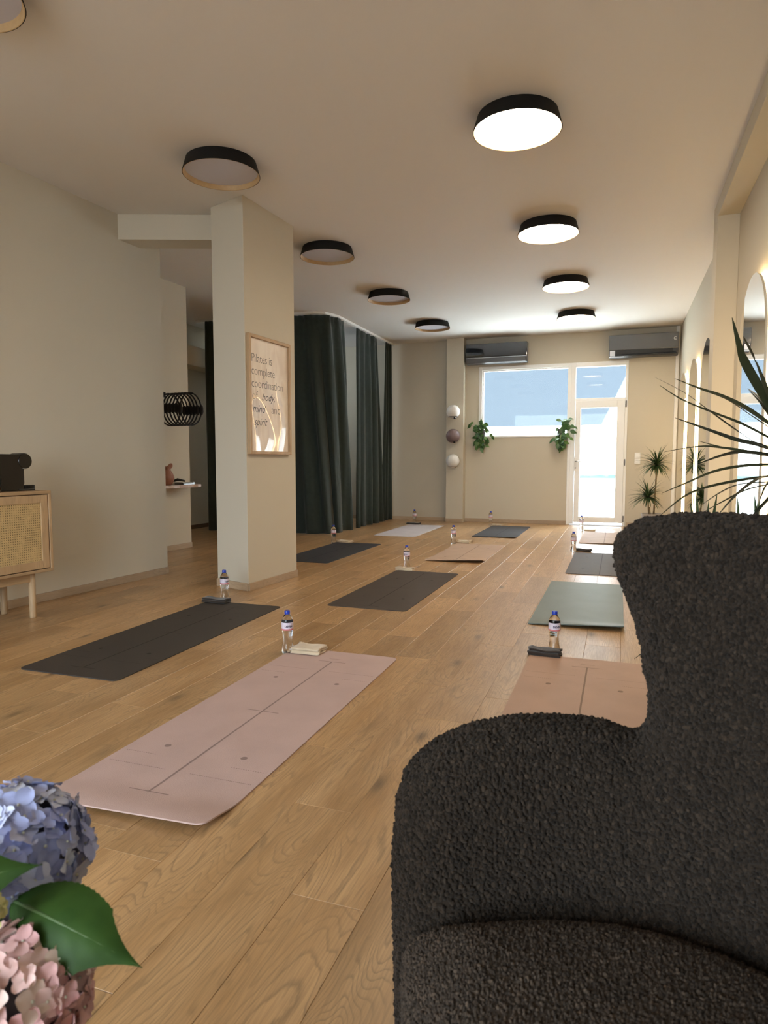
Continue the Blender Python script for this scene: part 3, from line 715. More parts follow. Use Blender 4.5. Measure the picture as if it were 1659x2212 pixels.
def snake_plant(label, x, y, tips, potc):
    t = thing('snake_plant', label, 'plant', (x, y, 0), 0)
    MB().lathe([(.08, 0), (.105, .2), (.11, .21), (.098, .21), (.09, .18), (.01, .18)], 24).build('pot', M[potc], t, autosm=35)
    MB().lathe([(.095, .175), (.001, .185)], 16).build('soil', M['soil'], t)
    for (dx, dy, z) in tips:
        pts = [(dx * .15, dy * .15, .17), (dx * .45, dy * .45, .17 + (z - .17) * .45), (dx, dy, z)]
        o = blade('leaf', pts, .024, M['snake'], t, .35, nrm=(.3, -1, .2), taper=.4)
    return t
snake_plant('snake plant with pointed upright leaves before the right pier', .60, 5.32, [(-.10, 0, .74), (-.055, .06, .80), (.07, -.05, .82), (.015, .0, .70), (-.16, -.02, .70), (.03, .07, .76)], 'potw')
snake_plant('snake plant with pointed upright leaves in front of the nearest mirror', .655, 4.05, [(-.04, 0, .86), (.06, -.04, .84), (-.01, .03, .78), (.02, .04, .74), (-.08, -.03, .76)], 'potw')

def heart(n=6):
    P = []
    for i in range(n + 1):
        s_ = i / n; w = .5 * math.sin(PI * min(1, s_ * 1.02) ** .72) * (1 - .25 * s_) + .004
        if i == n: w = .004
        bend = -.18 * s_ * s_
        P.append([(-w, s_, bend + .10 * w), (0, s_, bend), (w, s_, bend + .10 * w)])
    return MB().grid(P).mesh('leaf', M['leaf'], True)
HEART = heart()
def hanging(label, x, zc, side, seed):
    R2 = random.Random(seed)
    t = thing('hanging_plant', label, 'plant', (x, YF, zc), 0, 'trailing plants at the window corners')
    MB().lathe([(.02, -.10), (.05, -.02), (.055, .06), (.045, .06), (.04, 0)], 16, 0, -.07).build('wall_pot', M['potd'], t, autosm=35)
    MB().tube([(0, -.07, .04), (side * .03, -.12, .10), (side * .03, -.15, 0), (0, -.13, -.2), (-side * .02, -.10, -.32)], .004, 5).build('stem', M['leaf'], t)
    for i in range(72):
        f_ = R2.random()
        ctr = Vector((side * .05 * (1 - f_) + R2.gauss(0, .055) * (1.15 - .45 * f_), -.10 + R2.uniform(-.06, .05), .19 - .42 * f_ + R2.gauss(0, .025)))
        o = link('leaf', HEART, t); s_ = R2.uniform(.075, .12)
        down = Vector((R2.gauss(0, .7) + (ctr.x) * 6, -.35 + R2.gauss(0, .35), R2.gauss(-.35, .6) - f_ * .8)).normalized()
        nrm = Vector((R2.gauss(0, .5), -1, R2.gauss(.4, .5))).normalized()
        xa = down.cross(nrm).normalized(); za = xa.cross(down)
        mat = Matrix((xa, down, za)).transposed().to_4x4(); mat.translation = ctr
        o.matrix_local = mat @ Matrix.Diagonal((s_ * .62, s_, s_, 1))
    return t
hanging('trailing leafy plant on the lower left corner of the window', -2.185, 1.50, -.3, 3)
hanging('trailing leafy plant on the lower right corner of the window, by the door', -.90, 1.50, 1.0, 9)

# ------------------------------------------------------------ hall wall: shelf, vase, rings
hn = Vector((.998, -.0616, 0)); hl = Vector((.0616, .998, 0))
def hall(a, y): # point at distance a from the hall wall, at depth y
    return Vector((-4.878 - (6.76 - y) * .0616, y, 0)) + hn * a
HRZ = math.atan2(hn.y, hn.x)
peg = thing('wall_peg', 'dark wall peg carrying the pilates rings', 'peg', hall(0, 6.33), HRZ); peg.location.z = 1.795
MB().tube([(0, 0, 0), (.42, 0, .0)], .008, 8).build('rod', M['black'], peg, True)
MB().box(0, .01, -.03, .03, -.03, .03).build('plate', M['black'], peg)
ring_names = ['outermost', 'second', 'third', 'fourth', 'fifth', 'sixth', 'innermost']
first = None
for i in range(7):
    a = .385 - .048 * i
    if first is None:
        rg = thing('pilates_ring', 'dark pilates ring, outermost on the wall peg above the shelf', 'exercise ring', hall(a, 6.33 + .005), HRZ, 'pilates rings on the wall peg')
        rg.location.z = 1.623
        Rr = .178
        MB().tube([(0, Rr * math.cos(q), Rr * math.sin(q)) for q in [2 * PI * k / 48 for k in range(49)]], .0085, 8, False).build('hoop', M['blackmatte'], rg, True)
        for sgn in (-1, 1):
            P = MB()
            P.lathe([(.001, -.019), (.05, -.016), (.058, 0), (.05, .016), (.001, .019)], 20)
            P.v = [(x * .38, sgn * (Rr) + z, y * 1.05) for x, y, z in P.v]
            P.build('grip_pad', M['blackmatte'], rg, True)
        first = rg
    else:
        r_ = dup(first, hall(a, 6.33 + random.uniform(-.012, .012)), HRZ, 'dark pilates ring, %s from the outside on the wall peg' % ring_names[i] if i < 6 else 'dark pilates ring closest to the wall on the wall peg')
        r_.location.z = 1.623
shelf = MB()
edge = [(0, -.75), (.20, -.75)] + [(.205 + .012 * math.sin(k * 1.7) + .006 * math.sin(k * 3.1), -.75 + .95 * k / 16) for k in range(17)] + [(.17, .215), (0, .22)]
shelf.prism(edge, 0, .035)
sh = shelf.build('wall_shelf', M['slab'], None, bevel=.006); sh.location = hall(0, 6.50); sh.location.z = .735; sh.rotation_euler = (0, 0, HRZ)
tag(sh, 'pale live-edge wooden shelf on the hall wall', 'shelf')
vs = thing('vase', 'brown tulip-shaped vase on the hall shelf', 'vase', hall(.13, 6.20), 0); vs.location.z = .77
P = []
seg = 32
for i in range(19):
    s_ = i / 18
    r0 = .038 + .047 * math.sin(PI * min(1, s_ * 1.25)) if s_ < .8 else .038 + .030 * (s_ - .8) / .2
    if s_ < .8: r0 = .040 + .046 * math.sin(PI * s_ / .8) ** .9 * (1 - .25 * s_)
    row = []
    for k in range(seg + 1):
        q = 2 * PI * k / seg; lip = .035 * max(0, math.cos(q * 2)) * max(0, (s_ - .7) / .3)
        row.append((r0 * math.cos(q), r0 * math.sin(q), .215 * s_ + lip))
    P.append(row)
v_ = MB().grid(P).build('body', M['clay'], vs, True); sm = v_.modifiers.new('thick', 'SOLIDIFY'); sm.thickness = .005
MB().lathe([(.001, 0), (.041, 0), (.041, .004), (.001, .004)], 24).build('foot', M['clay'], vs)
def stack(label, a, y, n, L_, wd, mt):
    for i in range(n):
        o = MB().box(-wd / 2, wd / 2, -L_ / 2, L_ / 2, 0, .0085).build('booklet', mt, None, bevel=.001)
        o.location = hall(a + random.uniform(-.004, .004), y); o.location.z = .7702 + .0095 * i; o.rotation_euler = (0, 0, HRZ + random.uniform(-.05, .05))
        tag(o, label % ('lowest', 'second', 'third', 'topmost')[i if i < n - 1 else 3], 'booklet', 'booklets on the hall shelf')
stack('thin pale booklet behind the brown vase, %s of its pile', .10, 5.99, 4, .16, .12, M['paper'])
stack('thin dark booklet at the right end of the hall shelf, %s of its pile', .10, 6.54, 3, .20, .13, M['acg'])
g = MB(); g.tube([(-.04, -.05, .012), (0, -.02, .03), (.02, .02, .022), (.03, .07, .012), (0, .10, .011)], [.011, .017, .013, .010, .006], 8)
o = g.build('folded_strap', M['blackmatte'], None, True); o.location = hall(.10, 6.44); o.location.z = .8; tag(o, 'black crumpled strap lying on the dark booklets', 'strap')

# ------------------------------------------------------------ sideboard, coffee machine, glass
sb = thing('sideboard', 'light oak sideboard with rattan door and round legs', 'sideboard', (-3.60, 3.45, 0), math.atan2(.998, .0647) - PI / 2)
# local: +Y towards the far end (right end at 0), -X towards the wall
D_, LEN = .40, 1.25
MB().box(-D_, 0, -LEN, .0, .827, .850).build('top', M['oak'], sb, bevel=.003)
MB().box(-D_, 0, -LEN, 0, .306, .326).build('bottom_panel', M['oak'], sb, bevel=.003)
MB().box(-D_, 0, -.022, 0, .326, .827).build('side_panel', M['oakz'], sb, bevel=.003)
MB().box(-D_, 0, -LEN, -LEN + .022, .326, .827).build('side_panel', M['oakz'], sb, bevel=.003)
MB().box(-D_, -D_ + .008, -LEN + .022, -.022, .326, .827).build('back_panel', M['oak'], sb)
for y0 in (-LEN + .025, -LEN / 2 + .002):
    y1 = y0 + LEN / 2 - .030; z0, z1, fw_ = .331, .822, .052
    d_ = MB(); x0, x1 = -.020, -.002
    d_.box(x0, x1, y0, y0 + fw_, z0, z1).box(x0, x1, y1 - fw_, y1, z0, z1).box(x0, x1, y0 + fw_, y1 - fw_, z1 - fw_, z1).box(x0, x1, y0 + fw_, y1 - fw_, z0, z0 + fw_)
    do = d_.build('door', M['oakz'], sb, bevel=.002)
    pw = MB(); p_ = .0152; a0, a1, b0, b1 = y0 + fw_, y1 - fw_, z0 + fw_, z1 - fw_
    ny_, nz_ = int(round((a1 - a0) / p_)), int(round((b1 - b0) / p_))
    for i in range(ny_ + 1): q = a0 + (a1 - a0) * i / ny_; pw.box(-.013, -.0105, q - .0052, q + .0052, b0, b1)
    for i in range(nz_ + 1): q = b0 + (b1 - b0) * i / nz_; pw.box(-.0118, -.0092, a0, a1, q - .0047, q + .0047)
    wv = pw.build('rattan_weave', M['rattan'], do); wv['kind'] = 'stuff'
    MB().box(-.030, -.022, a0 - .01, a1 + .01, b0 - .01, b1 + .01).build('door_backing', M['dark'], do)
MB().box(-.075, -.05, -LEN + .09, -.115, .246, .306).build('apron', M['oak'], sb, bevel=.002)
MB().box(-D_ + .05, -D_ + .075, -LEN + .09, -.115, .246, .306).build('apron', M['oak'], sb, bevel=.002)
for yy in (-.125, -LEN + .08):
    for xx in (-.062, -D_ + .062):
        MB().lathe([(.0195, 0), (.0215, .01), (.0225, .304)], 18, xx, yy).build('leg', M['oakz'], sb, True)
cm = thing('coffee_machine', 'black capsule coffee machine on top of the sideboard', 'coffee machine', (-3.76, 3.40, .85), math.atan2(.998, .0647) - PI / 2)
arc = [(-.36, 0), (-.06, 0), (-.06, .10), (-.045, .19)] + [(-.075 + .05 * math.cos(a), .188 + .052 * math.sin(a)) for a in [PI * .02 + i * PI * .48 / 8 for i in range(9)]] + [(-.30, .243), (-.36, .21)]
MB().extrude(arc, lambda a, b: (-.055, a, b), lambda a, b: (.055, a, b)).build('body', M['blackgloss'], cm, bevel=.004)
hb = MB().lathe([(.001, -.058), (.048, -.058), (.053, -.05), (.053, .05), (.048, .058), (.001, .058)], 28)
hb.v = [(z, -.045 + x, .196 + y) for x, y, z in hb.v]; hb.build('brew_head', M['blackgloss'], cm, autosm=40)
MB().box(-.06, .06, -.10, .02, 0, .012).build('drip_base', M['blackgloss'], cm, bevel=.003)
dt = MB().lathe([(.001, 0), (.055, 0), (.055, .036), (.001, .036)], 28, 0, -.005); dt.build('drip_tray', M['blackgloss'], cm, autosm=40)
MB().box(-.048, .048, -.059, -.050, .045, .125).build('tank_panel', M['acg'] if False else M['blackmatte'], cm, bevel=.003)
MB().box(.054, .0565, -.066, -.036, .146, .151).build('lever_trim', M['acsilver'], cm)
gs = thing('drinking_glass', 'small glass beside the coffee machine at the left edge', 'glass', (-3.655, 3.085, .85))
MB().lathe([(.024, 0), (.028, .085), (.026, .085), (.022, .006), (.001, .006)], 20).build('tumbler', M['bottle'], gs, True)
MB().lathe([(.0215, .007), (.023, .04)], 16).build('coffee', simple('coffee', (.12, .05, .02), .3), gs, True)

# ------------------------------------------------------------ yoga mats
def yoga_mat(label, cx, cy, L_, key, rz=0, marks=False, curl=0, curl_far=0, w=.605, th=.005, corner=.035):
    t = thing('yoga_mat', label, 'yoga mat', (cx, cy, 0), rz, 'yoga mats laid out in rows')
    hw, hl_ = w / 2, L_ / 2
    ys = []
    for i in range(8): ys.append(-hl_ + corner * (1 - math.cos(i / 7 * PI / 2)))
    ys += [-hl_ + corner + (L_ - 2 * corner) * i / 34 for i in range(1, 34)]
    for i in range(8): ys.append(hl_ - corner * (1 - math.cos((7 - i) / 7 * PI / 2)))
    def half(y):
        d = min(y + hl_, hl_ - y)
        return hw if d >= corner else hw - corner + math.sqrt(max(0, corner ** 2 - (corner - d) ** 2))
    def lift(x, y):
        d = y + hl_; z = 0
        if curl and d < .26:
            q = 1 - d / .26; z += curl * q * q * (.55 + .45 * (x / hw))
            if curl > .01: z += .006 * math.sin(d * 24) * q
        d = hl_ - y
        if curl_far and d < .2: z += curl_far * (1 - d / .2) ** 2
        return max(z, 0)
    Pt = [[(half(y) * s_, y, th + lift(half(y) * s_, y)) for s_ in [k / 6 - 1 for k in range(13)]] for y in ys]
    Pb = [[(x, y, z - th + .0003) for x, y, z in r_] for r_ in Pt]
    mb = MB().grid(Pt); nb_ = len(mb.v); r_, c_ = len(Pt), 13
    mb.grid(Pb)
    bd = [(0, j) for j in range(c_)] + [(i, c_ - 1) for i in range(1, r_)] + [(r_ - 1, j) for j in range(c_ - 2, -1, -1)] + [(i, 0) for i in range(r_ - 2, 0, -1)]
    ids = [i * c_ + j for i, j in bd]
    mb.f += [(ids[k], ids[(k + 1) % len(ids)], nb_ + ids[(k + 1) % len(ids)], nb_ + ids[k]) for k in range(len(ids))]
    mb.build('sheet', M['mat_' + key], t, autosm=50)
    if marks:
        mk = M['mark_' + key]; e = .0006
        def quad(x0, x1, y0, y1, name, into=None):
            m_ = into or MB(); n_ = max(1, int((y1 - y0) / .05))
            m_.grid([[(x, y0 + (y1 - y0) * i / n_, th + lift(x, y0 + (y1 - y0) * i / n_) + e) for x in (x0, x1)] for i in range(n_ + 1)])
            if into is None: m_.build(name, mk, t)
        lw = .004
        quad(-lw, lw, -.735, .70, 'centre_line')
        for y in (-.735, -.02, .70): quad(-.075 if y else 0, .075, y - .0025, y + .0025, 'cross_line')
        for sx in (-1, 1):
            for sy in (-1, 1):
                m_ = MB(); cy_ = sy * .41 - .02
                m_.lathe([(.0125, th + e), (.0005, th + e)], 20, sx * .16, cy_, cap=False); m_.build('dot', mk, t)
                ln = MB(); y_ = sy * .57 - .02
                n_ = 34
                for k in range(n_):
                    x = sx * (.05 + .235 * k / n_); quad(x, x + sx * .0042, y_ - .0016, y_ + .0016, '', ln)
                y_ = sy * .485 - .02
                for k in range(14):
                    x = sx * (.155 + .13 * k / 14); quad(x, x + sx * .005, y_ - .0016, y_ + .0016, '', ln)
                ln.build('dashed_line', mk, t)
        # small scribble of print near the far end
        m_ = MB(); quad(-.035, .035, .745, .749, '', m_); m_.build('small_print', mk, t)
    return t
yoga_mat('pale pink yoga mat with printed guide lines, nearest at front left', -1.378, 2.39, 1.76, 'pink', .004, True, .026)
yoga_mat('charcoal yoga mat on the left, in front of the column', -2.545, 3.32, 1.70, 'charcoal', .017, True)
yoga_mat('rosy tan yoga mat with guide lines, partly behind the armchair', -.128, 2.73, 1.71, 'rose', -.004, True)
yoga_mat('sage green yoga mat with a curled near edge, in the right row', -.235, 5.055, 1.60, 'green', 0, False, .03, 0, .58, .007, .006)
yoga_mat('dark brown yoga mat in the middle of the floor', -1.675, 5.14, 1.63, 'brown', .0, True)
yoga_mat('slate grey yoga mat half hidden behind the column', -3.085, 6.95, 1.65, 'slate', .0, True)
yoga_mat('pale lilac yoga mat in front of the green curtains', -2.925, 9.49, 1.68, 'lilac', 0.0, False)
yoga_mat('tan yoga mat with upturned near edge, fourth along the middle row', -1.6, 7.40, 1.52, 'tan', .0, True, .035)
yoga_mat('slate grey yoga mat at the far end of the middle row', -1.595, 9.79, 1.64, 'slate', .0, True, .012)
yoga_mat('pale tan yoga mat in front of the glass door', -.155, 9.42, 1.42, 'tan', 0, True, .014)
yoga_mat('dark brown yoga mat in the right row, behind the green one', -.145, 7.06, 1.50, 'brown', 0, True)

# ------------------------------------------------------------ bottles and towels
LABELC = [(.0300, .114), (.0300, .170)]
def make_bottle():
    t = thing('water_bottle', '', 'bottle', (0, 0, 0), 0, 'water bottles by the mats')
    prof = [(.001, .004), (.022, .003), (.028, 0), (.0315, .006), (.0325, .02)]
    for k in range(10):
        z = .03 + .009 * k; r = .0325 - .0075 * math.sin(PI * min(1, max(0, (z - .02) / .105))) ** 1.3
        prof += [(r, z), (r - .0012, z + .0045)]
    prof += [(.0305, .122), (.0318, .128), (.0318, .172), (.031, .180), (.027, .192), (.018, .207), (.0135, .214), (.0132, .222), (.001, .223)]
    MB().lathe(prof, 28).build('bottle_body', M['bottle'], t, True)
    MB().lathe([(.0148, .214), (.0152, .216), (.0152, .231), (.014, .233), (.001, .233)], 24).build('cap', M['cap'], t, autosm=40)
    lb = MB(); lb.lathe([(.0322, .133), (.0322, .171)], 28, cap=False); l = lb.build('label', M['label'], t, True)
    MB().lathe([(.0323, .128), (.0323, .1365)], 28, cap=False).build('red_band', M['label_red'], l, True)
    me = text_mesh('DEVIN', .0155, M['ink'], 0, 0, .0006)
    xs = [v.co.x for v in me.vertices]; mid = (min(xs) + max(xs)) / 2
    for v in me.vertices:
        a = (v.co.x - mid) / .0326 - PI / 2 + .35; z = .1445 + v.co.y
        v.co = (.0327 * math.cos(a), .0327 * math.sin(a), z)
    link('lettering', me, l)
    return t
BOT = [(-1.689, 3.185, .35, 'water bottle next to the beige towel of the pink mat'),
       (-.309, 3.66, .2, 'water bottle behind the dark towel of the rosy tan mat'),
       (-2.765, 4.225, 1.2, 'water bottle in front of the column, at the head of the charcoal mat'),
       (-1.912, 6.06, -.4, 'water bottle behind the beige towel of the middle brown mat'),
       (-3.40, 7.68, 2.2, 'water bottle before the green curtains, at the half hidden slate mat'),
       (-1.952, 8.15, 1.5, 'water bottle at the head of the tan mat in the middle row'),
       (-.47, 7.87, 2.6, 'water bottle at the left corner of the dark brown mat in the right row'),
       (-.505, 10.24, 3.0, 'water bottle in the glare right before the glass door'),
       (-1.935, 10.64, 1.9, 'water bottle at the far wall, behind the far slate mat'),
       (-3.195, 10.55, 2.4, 'water bottle at the far wall, behind the lilac mat')]
b0 = make_bottle()
for i, (x, y, rz, lab) in enumerate(BOT):
    if i == 0: b0.location = (x, y, 0); b0.rotation_euler = (0, 0, rz); b0['label'] = lab
    else: dup(b0, (x, y, 0), rz, lab)
def towel(label, x, y, z, rz, w, d, h, mt, seed):
    R2 = random.Random(seed); nl = 3; th = h / (nl + .25)
    path = []
    for k in range(nl):
        zc = th * (.55 + k * 1.05); ys = (-d / 2 + th * .6, d / 2 - th * .6) if k % 2 else (d / 2 - th * .6, -d / 2 + th * .6)
        for i in range(9): path.append((ys[0] + (ys[1] - ys[0]) * i / 8, zc))
        if k < nl - 1:
            for a in (.25, .5, .75):
                s_ = -1 if k % 2 == 0 else 1
                path.append((ys[1] + s_ * th * .6 * math.sin(PI * a), zc + th * 1.05 * (1 - math.cos(PI * a)) / 2))
    n = len(path); nx = 15; T, Bt = [], []
    ph = R2.uniform(0, 6)
    for i in range(nx):
        s_ = i / (nx - 1); xx = (s_ - .5) * w; rowT, rowB = [], []
        sag = 1 - .10 * math.sin(PI * s_)
        for j, (py, pz) in enumerate(path):
            a = Vector(path[max(j - 1, 0)]); b = Vector(path[min(j + 1, n - 1)]); tn = (b - a).normalized(); nn = Vector((-tn.y, tn.x))
            wob = .0025 * math.sin(9 * s_ + ph + py * 40) * (pz / h)
            e = xx + .006 * math.sin(j * .8 + ph) * (1 if s_ in (0, 1) else .3)
            rowT.append((e, py + nn.x * th * .42, max(.0005, (pz + nn.y * th * .42 + wob) * sag))); rowB.append((e, py - nn.x * th * .42, max(.0003, (pz - nn.y * th * .42 + wob) * sag)))
        T.append(rowT); Bt.append(rowB)
    mb = MB().grid(T); k0 = len(mb.v); mb.grid(Bt)
    for i in range(nx - 1):
        for j in (0, n - 1): mb.f.append((i * n + j, (i + 1) * n + j, k0 + (i + 1) * n + j, k0 + i * n + j))
    for i in (0, nx - 1):
        for j in range(n - 1): mb.f.append((i * n + j, i * n + j + 1, k0 + i * n + j + 1, k0 + i * n + j))
    o = mb.build('hand_towel', M[mt], None, True); o.location = (x, y, z); o.rotation_euler = (0, 0, rz)
    tag(o, label, 'towel', 'folded hand towels'); return o
TW = [('folded beige towel on the head of the pale pink mat', -1.572, 3.215, .005, .02, .165, .125, .036, 'towel_beige'),
      ('folded dark towel on the head of the rosy tan mat', -.352, 3.60, .0, -.07, .165, .085, .04, 'towel_dark'),
      ('folded dark towel on the head of the charcoal mat', -2.785, 4.145, .005, -.03, .205, .085, .034, 'towel_dark'),
      ('folded beige towel at the middle brown mat, in front of its bottle', -1.905, 5.985, .0, -.10, .175, .07, .034, 'towel_beige'),
      ('folded beige towel on the half hidden slate mat', -3.30, 7.80, .0, -.25, .20, .11, .03, 'towel_beige'),
      ('folded beige towel at the head of the tan mat in the middle row', -1.84, 8.28, .0, -.15, .17, .10, .034, 'towel_beige'),
      ('folded dark towel on the dark brown mat in the right row', -.365, 7.95, .0, -.25, .175, .09, .032, 'towel_dark'),
      ('thin folded towel on the pale tan mat before the glass door', -.384, 10.32, .0, -.1, .15, .10, .022, 'towel_beige'),
      ('folded beige towel behind the far slate mat', -1.83, 10.68, .0, -.1, .16, .10, .03, 'towel_beige'),
      ('folded dark towel behind the lilac mat', -3.172, 10.42, .0, -.3, .21, .11, .03, 'towel_dark')]
for i, a in enumerate(TW): towel(*a, seed=i + 20)

# ------------------------------------------------------------ armchair (local x = across the picture, y = away from the camera)
ch = thing('armchair', 'dark brown bouclé wing armchair in the right foreground', 'armchair', (0, 0, 0), YAW)
half_path = [(-.02, .925), (.12, .94), (.25, .945), (.38, .92), (.50, .85), (.59, .75), (.645, .64), (.66, .53)]
full = half_path + [(u, 1.06 - v) for u, v in half_path[-2::-1]]
def catmull(pts, per=12):
    pts = [Vector(p) for p in pts]; n = len(pts); out = []
    for i in range(n - 1):
        p0, p1, p2, p3 = pts[max(i - 1, 0)], pts[i], pts[i + 1], pts[min(i + 2, n - 1)]
        for k in range(per):
            t = k / per; out.append(.5 * ((2 * p1) + (p2 - p0) * t + (2 * p0 - 5 * p1 + 4 * p2 - p3) * t * t + (3 * p1 - p0 - 3 * p2 + p3) * t ** 3))
    out.append(pts[-1]); return out
cp = np.array([tuple(p) for p in catmull(full)])
cs = np.concatenate([[0], np.cumsum(np.linalg.norm(np.diff(cp, axis=0), axis=1))])
STOT = cs[-1]
hn_ = len(cp) // 2
def s_of_u(u): return float(np.interp(u, cp[:hn_ + 1, 0], cs[:hn_ + 1]))
OUT = [(.012, .09), (.010, .45), (.013, .54), (.030, .594), (.069, .632), (.143, .662), (.245, .672), (.32, .667), (.360, .652), (.3675, .665), (.369, .715), (.360, .785), (.340, .86), (.322, .91), (.328, .945), (.358, .972), (.42, .986), (.50, .985), (.60, .985)]
prof = [(s_of_u(u + (.007 if .3 < u < .39 else .004 if u < .3 else 0)), z - (.009 if z > .5 else 0)) for u, z in OUT]
poly = prof + [(STOT / 2, .995)] + [(STOT - s_, z) for s_, z in prof[::-1]]
poly = np.array(poly)
def inside_dist(S_, Z_, poly):
    ins = np.zeros(S_.shape, bool); dist = np.full(S_.shape, 9.0)
    n = len(poly)
    for i in range(n):
        (x1, y1), (x2, y2) = poly[i], poly[(i + 1) % n]
        if y1 != y2:
            cond = ((y1 > Z_) != (y2 > Z_)) & (S_ < (x2 - x1) * (Z_ - y1) / (y2 - y1) + x1); ins ^= cond
        dx, dy = x2 - x1, y2 - y1; l2 = dx * dx + dy * dy
        if l2 < 1e-12: continue
        t = np.clip(((S_ - x1) * dx + (Z_ - y1) * dy) / l2, 0, 1)
        dist = np.minimum(dist, np.hypot(S_ - x1 - t * dx, Z_ - y1 - t * dy))
    return ins, dist
gs_ = .009
ss = np.arange(-.0, STOT + gs_, gs_); zz = np.arange(.08, 1.02, gs_)
SS, ZZ = np.meshgrid(ss, zz, indexing='ij')
INS, DI = inside_dist(SS, ZZ, poly)
TH = .068 * np.sqrt(np.clip(1 - (1 - np.clip(DI / .068, 0, 1)) ** 2, 0, 1)) + .004
ux = np.interp(SS, cs, cp[:, 0]); vy = np.interp(SS, cs, cp[:, 1])
tx = np.interp(SS, cs, np.gradient(cp[:, 0], cs)); ty = np.interp(SS, cs, np.gradient(cp[:, 1], cs)); ln_ = np.hypot(tx, ty); tx /= ln_; ty /= ln_
nx_, ny_ = -ty, tx          # outward
lean = .13 * (ZZ - .43)
def shell_pts(sign):
    o_ = lean + sign * TH
    return np.stack([ux + nx_ * o_, vy + ny_ * o_, ZZ], -1)
Pin, Pout = shell_pts(-1), shell_pts(1)
ni, nk = SS.shape
cell = INS[:-1, :-1] & INS[1:, :-1] & INS[1:, 1:] & INS[:-1, 1:]
used = {}
V_, F_ = [], []
def vid(i, k, side):
    key = (i, k, side)
    if key not in used: used[key] = len(V_); V_.append(tuple((Pin if side == 0 else Pout)[i, k]))
    return used[key]
for i in range(ni - 1):
    for k in range(nk - 1):
        if not cell[i, k]: continue
        F_.append((vid(i, k, 0), vid(i + 1, k, 0), vid(i + 1, k + 1, 0), vid(i, k + 1, 0)))
        F_.append((vid(i, k, 1), vid(i, k + 1, 1), vid(i + 1, k + 1, 1), vid(i + 1, k, 1)))
        for (di, dk, a, b) in ((-1, 0, (0, 0), (0, 1)), (1, 0, (1, 1), (1, 0)), (0, -1, (1, 0), (0, 0)), (0, 1, (0, 1), (1, 1))):
            q, r = i + di, k + dk
            if q < 0 or r < 0 or q >= ni - 1 or r >= nk - 1 or not cell[q, r]:
                F_.append((vid(i + a[0], k + a[1], 0), vid(i + b[0], k + b[1], 0), vid(i + b[0], k + b[1], 1), vid(i + a[0], k + a[1], 1)))
def nap_nodes(name, r, mat, lo, hi):
    ng = bpy.data.node_groups.new(name, 'GeometryNodeTree')
    ng.interface.new_socket('Geometry', in_out='INPUT', socket_type='NodeSocketGeometry'); ng.interface.new_socket('Geometry', in_out='OUTPUT', socket_type='NodeSocketGeometry')
    gi, go = ng.nodes.new('NodeGroupInput'), ng.nodes.new('NodeGroupOutput')
    ico = ng.nodes.new('GeometryNodeMeshIcoSphere'); ico.inputs['Radius'].default_value = r; ico.inputs['Subdivisions'].default_value = 2
    ss_ = ng.nodes.new('GeometryNodeSetShadeSmooth'); sm = ng.nodes.new('GeometryNodeSetMaterial'); sm.inputs['Material'].default_value = mat
    iop = ng.nodes.new('GeometryNodeInstanceOnPoints')
    rr_ = ng.nodes.new('FunctionNodeRandomValue'); rr_.data_type = 'FLOAT_VECTOR'; rr_.inputs[0].default_value = (0, 0, 0); rr_.inputs[1].default_value = (6.28, 6.28, 6.28)
    rs = ng.nodes.new('FunctionNodeRandomValue'); rs.data_type = 'FLOAT_VECTOR'; rs.inputs[0].default_value = lo; rs.inputs[1].default_value = hi; rs.inputs['Seed'].default_value = 3
    L = ng.links.new
    L(ico.outputs['Mesh'], ss_.inputs['Geometry']); L(ss_.outputs[0], sm.inputs['Geometry']); L(sm.outputs[0], iop.inputs['Instance'])
    L(gi.outputs[0], iop.inputs['Points']); L(rr_.outputs[0], iop.inputs['Rotation']); L(rs.outputs[0], iop.inputs['Scale']); L(iop.outputs[0], go.inputs[0])
    return ng
def soft(o, voxel, smooth, per, jit, nr, mat, lo, hi):
    r = o.modifiers.new('remesh', 'REMESH'); r.mode = 'VOXEL'; r.voxel_size = voxel; r.use_smooth_shade = True
    s_ = o.modifiers.new('smooth', 'SMOOTH'); s_.factor = .5; s_.iterations = smooth
    bpy.context.view_layer.update()
    dg = bpy.context.evaluated_depsgraph_get(); me = bpy.data.meshes.new_from_object(o.evaluated_get(dg))
    o.modifiers.clear(); o.data = me; me.materials.clear(); me.materials.append(mat)
    for p in me.polygons: p.use_smooth = True
    n = len(me.vertices); co = np.empty(n * 3); me.vertices.foreach_get('co', co); co = co.reshape(-1, 3)
    quads = np.array([tuple(p.vertices) for p in me.polygons if len(p.vertices) == 4])
    rng = np.random.default_rng(5); pts = []
    for i in range(per):
        for j in range(per):
            a = (i + .5 + rng.uniform(-jit, jit, len(quads))) / per; b = (j + .5 + rng.uniform(-jit, jit, len(quads))) / per
            q = co[quads]
            pts.append((q[:, 0] * ((1 - a) * (1 - b))[:, None] + q[:, 1] * (a * (1 - b))[:, None] + q[:, 2] * (a * b)[:, None] + q[:, 3] * ((1 - a) * b)[:, None]))
    pts = np.concatenate(pts)
    vn = np.empty(n * 3); me.vertices.foreach_get('normal', vn); vn = vn.reshape(-1, 3)[quads].mean(1); vn = np.tile(vn, (per * per, 1))
    pts = pts + vn * rng.uniform(-.0015, .0022, (len(pts), 1))
    pm = bpy.data.meshes.new('nap'); pm.from_pydata(pts.tolist(), [], []); pm.materials.append(mat)
    no = link('nap', pm, o); no['kind'] = 'stuff'
    gm = no.modifiers.new('nap', 'NODES'); gm.node_group = nap_nodes('nap_' + o.name, nr, mat, lo, hi)
mb = MB(); mb.v = V_; mb.f = F_
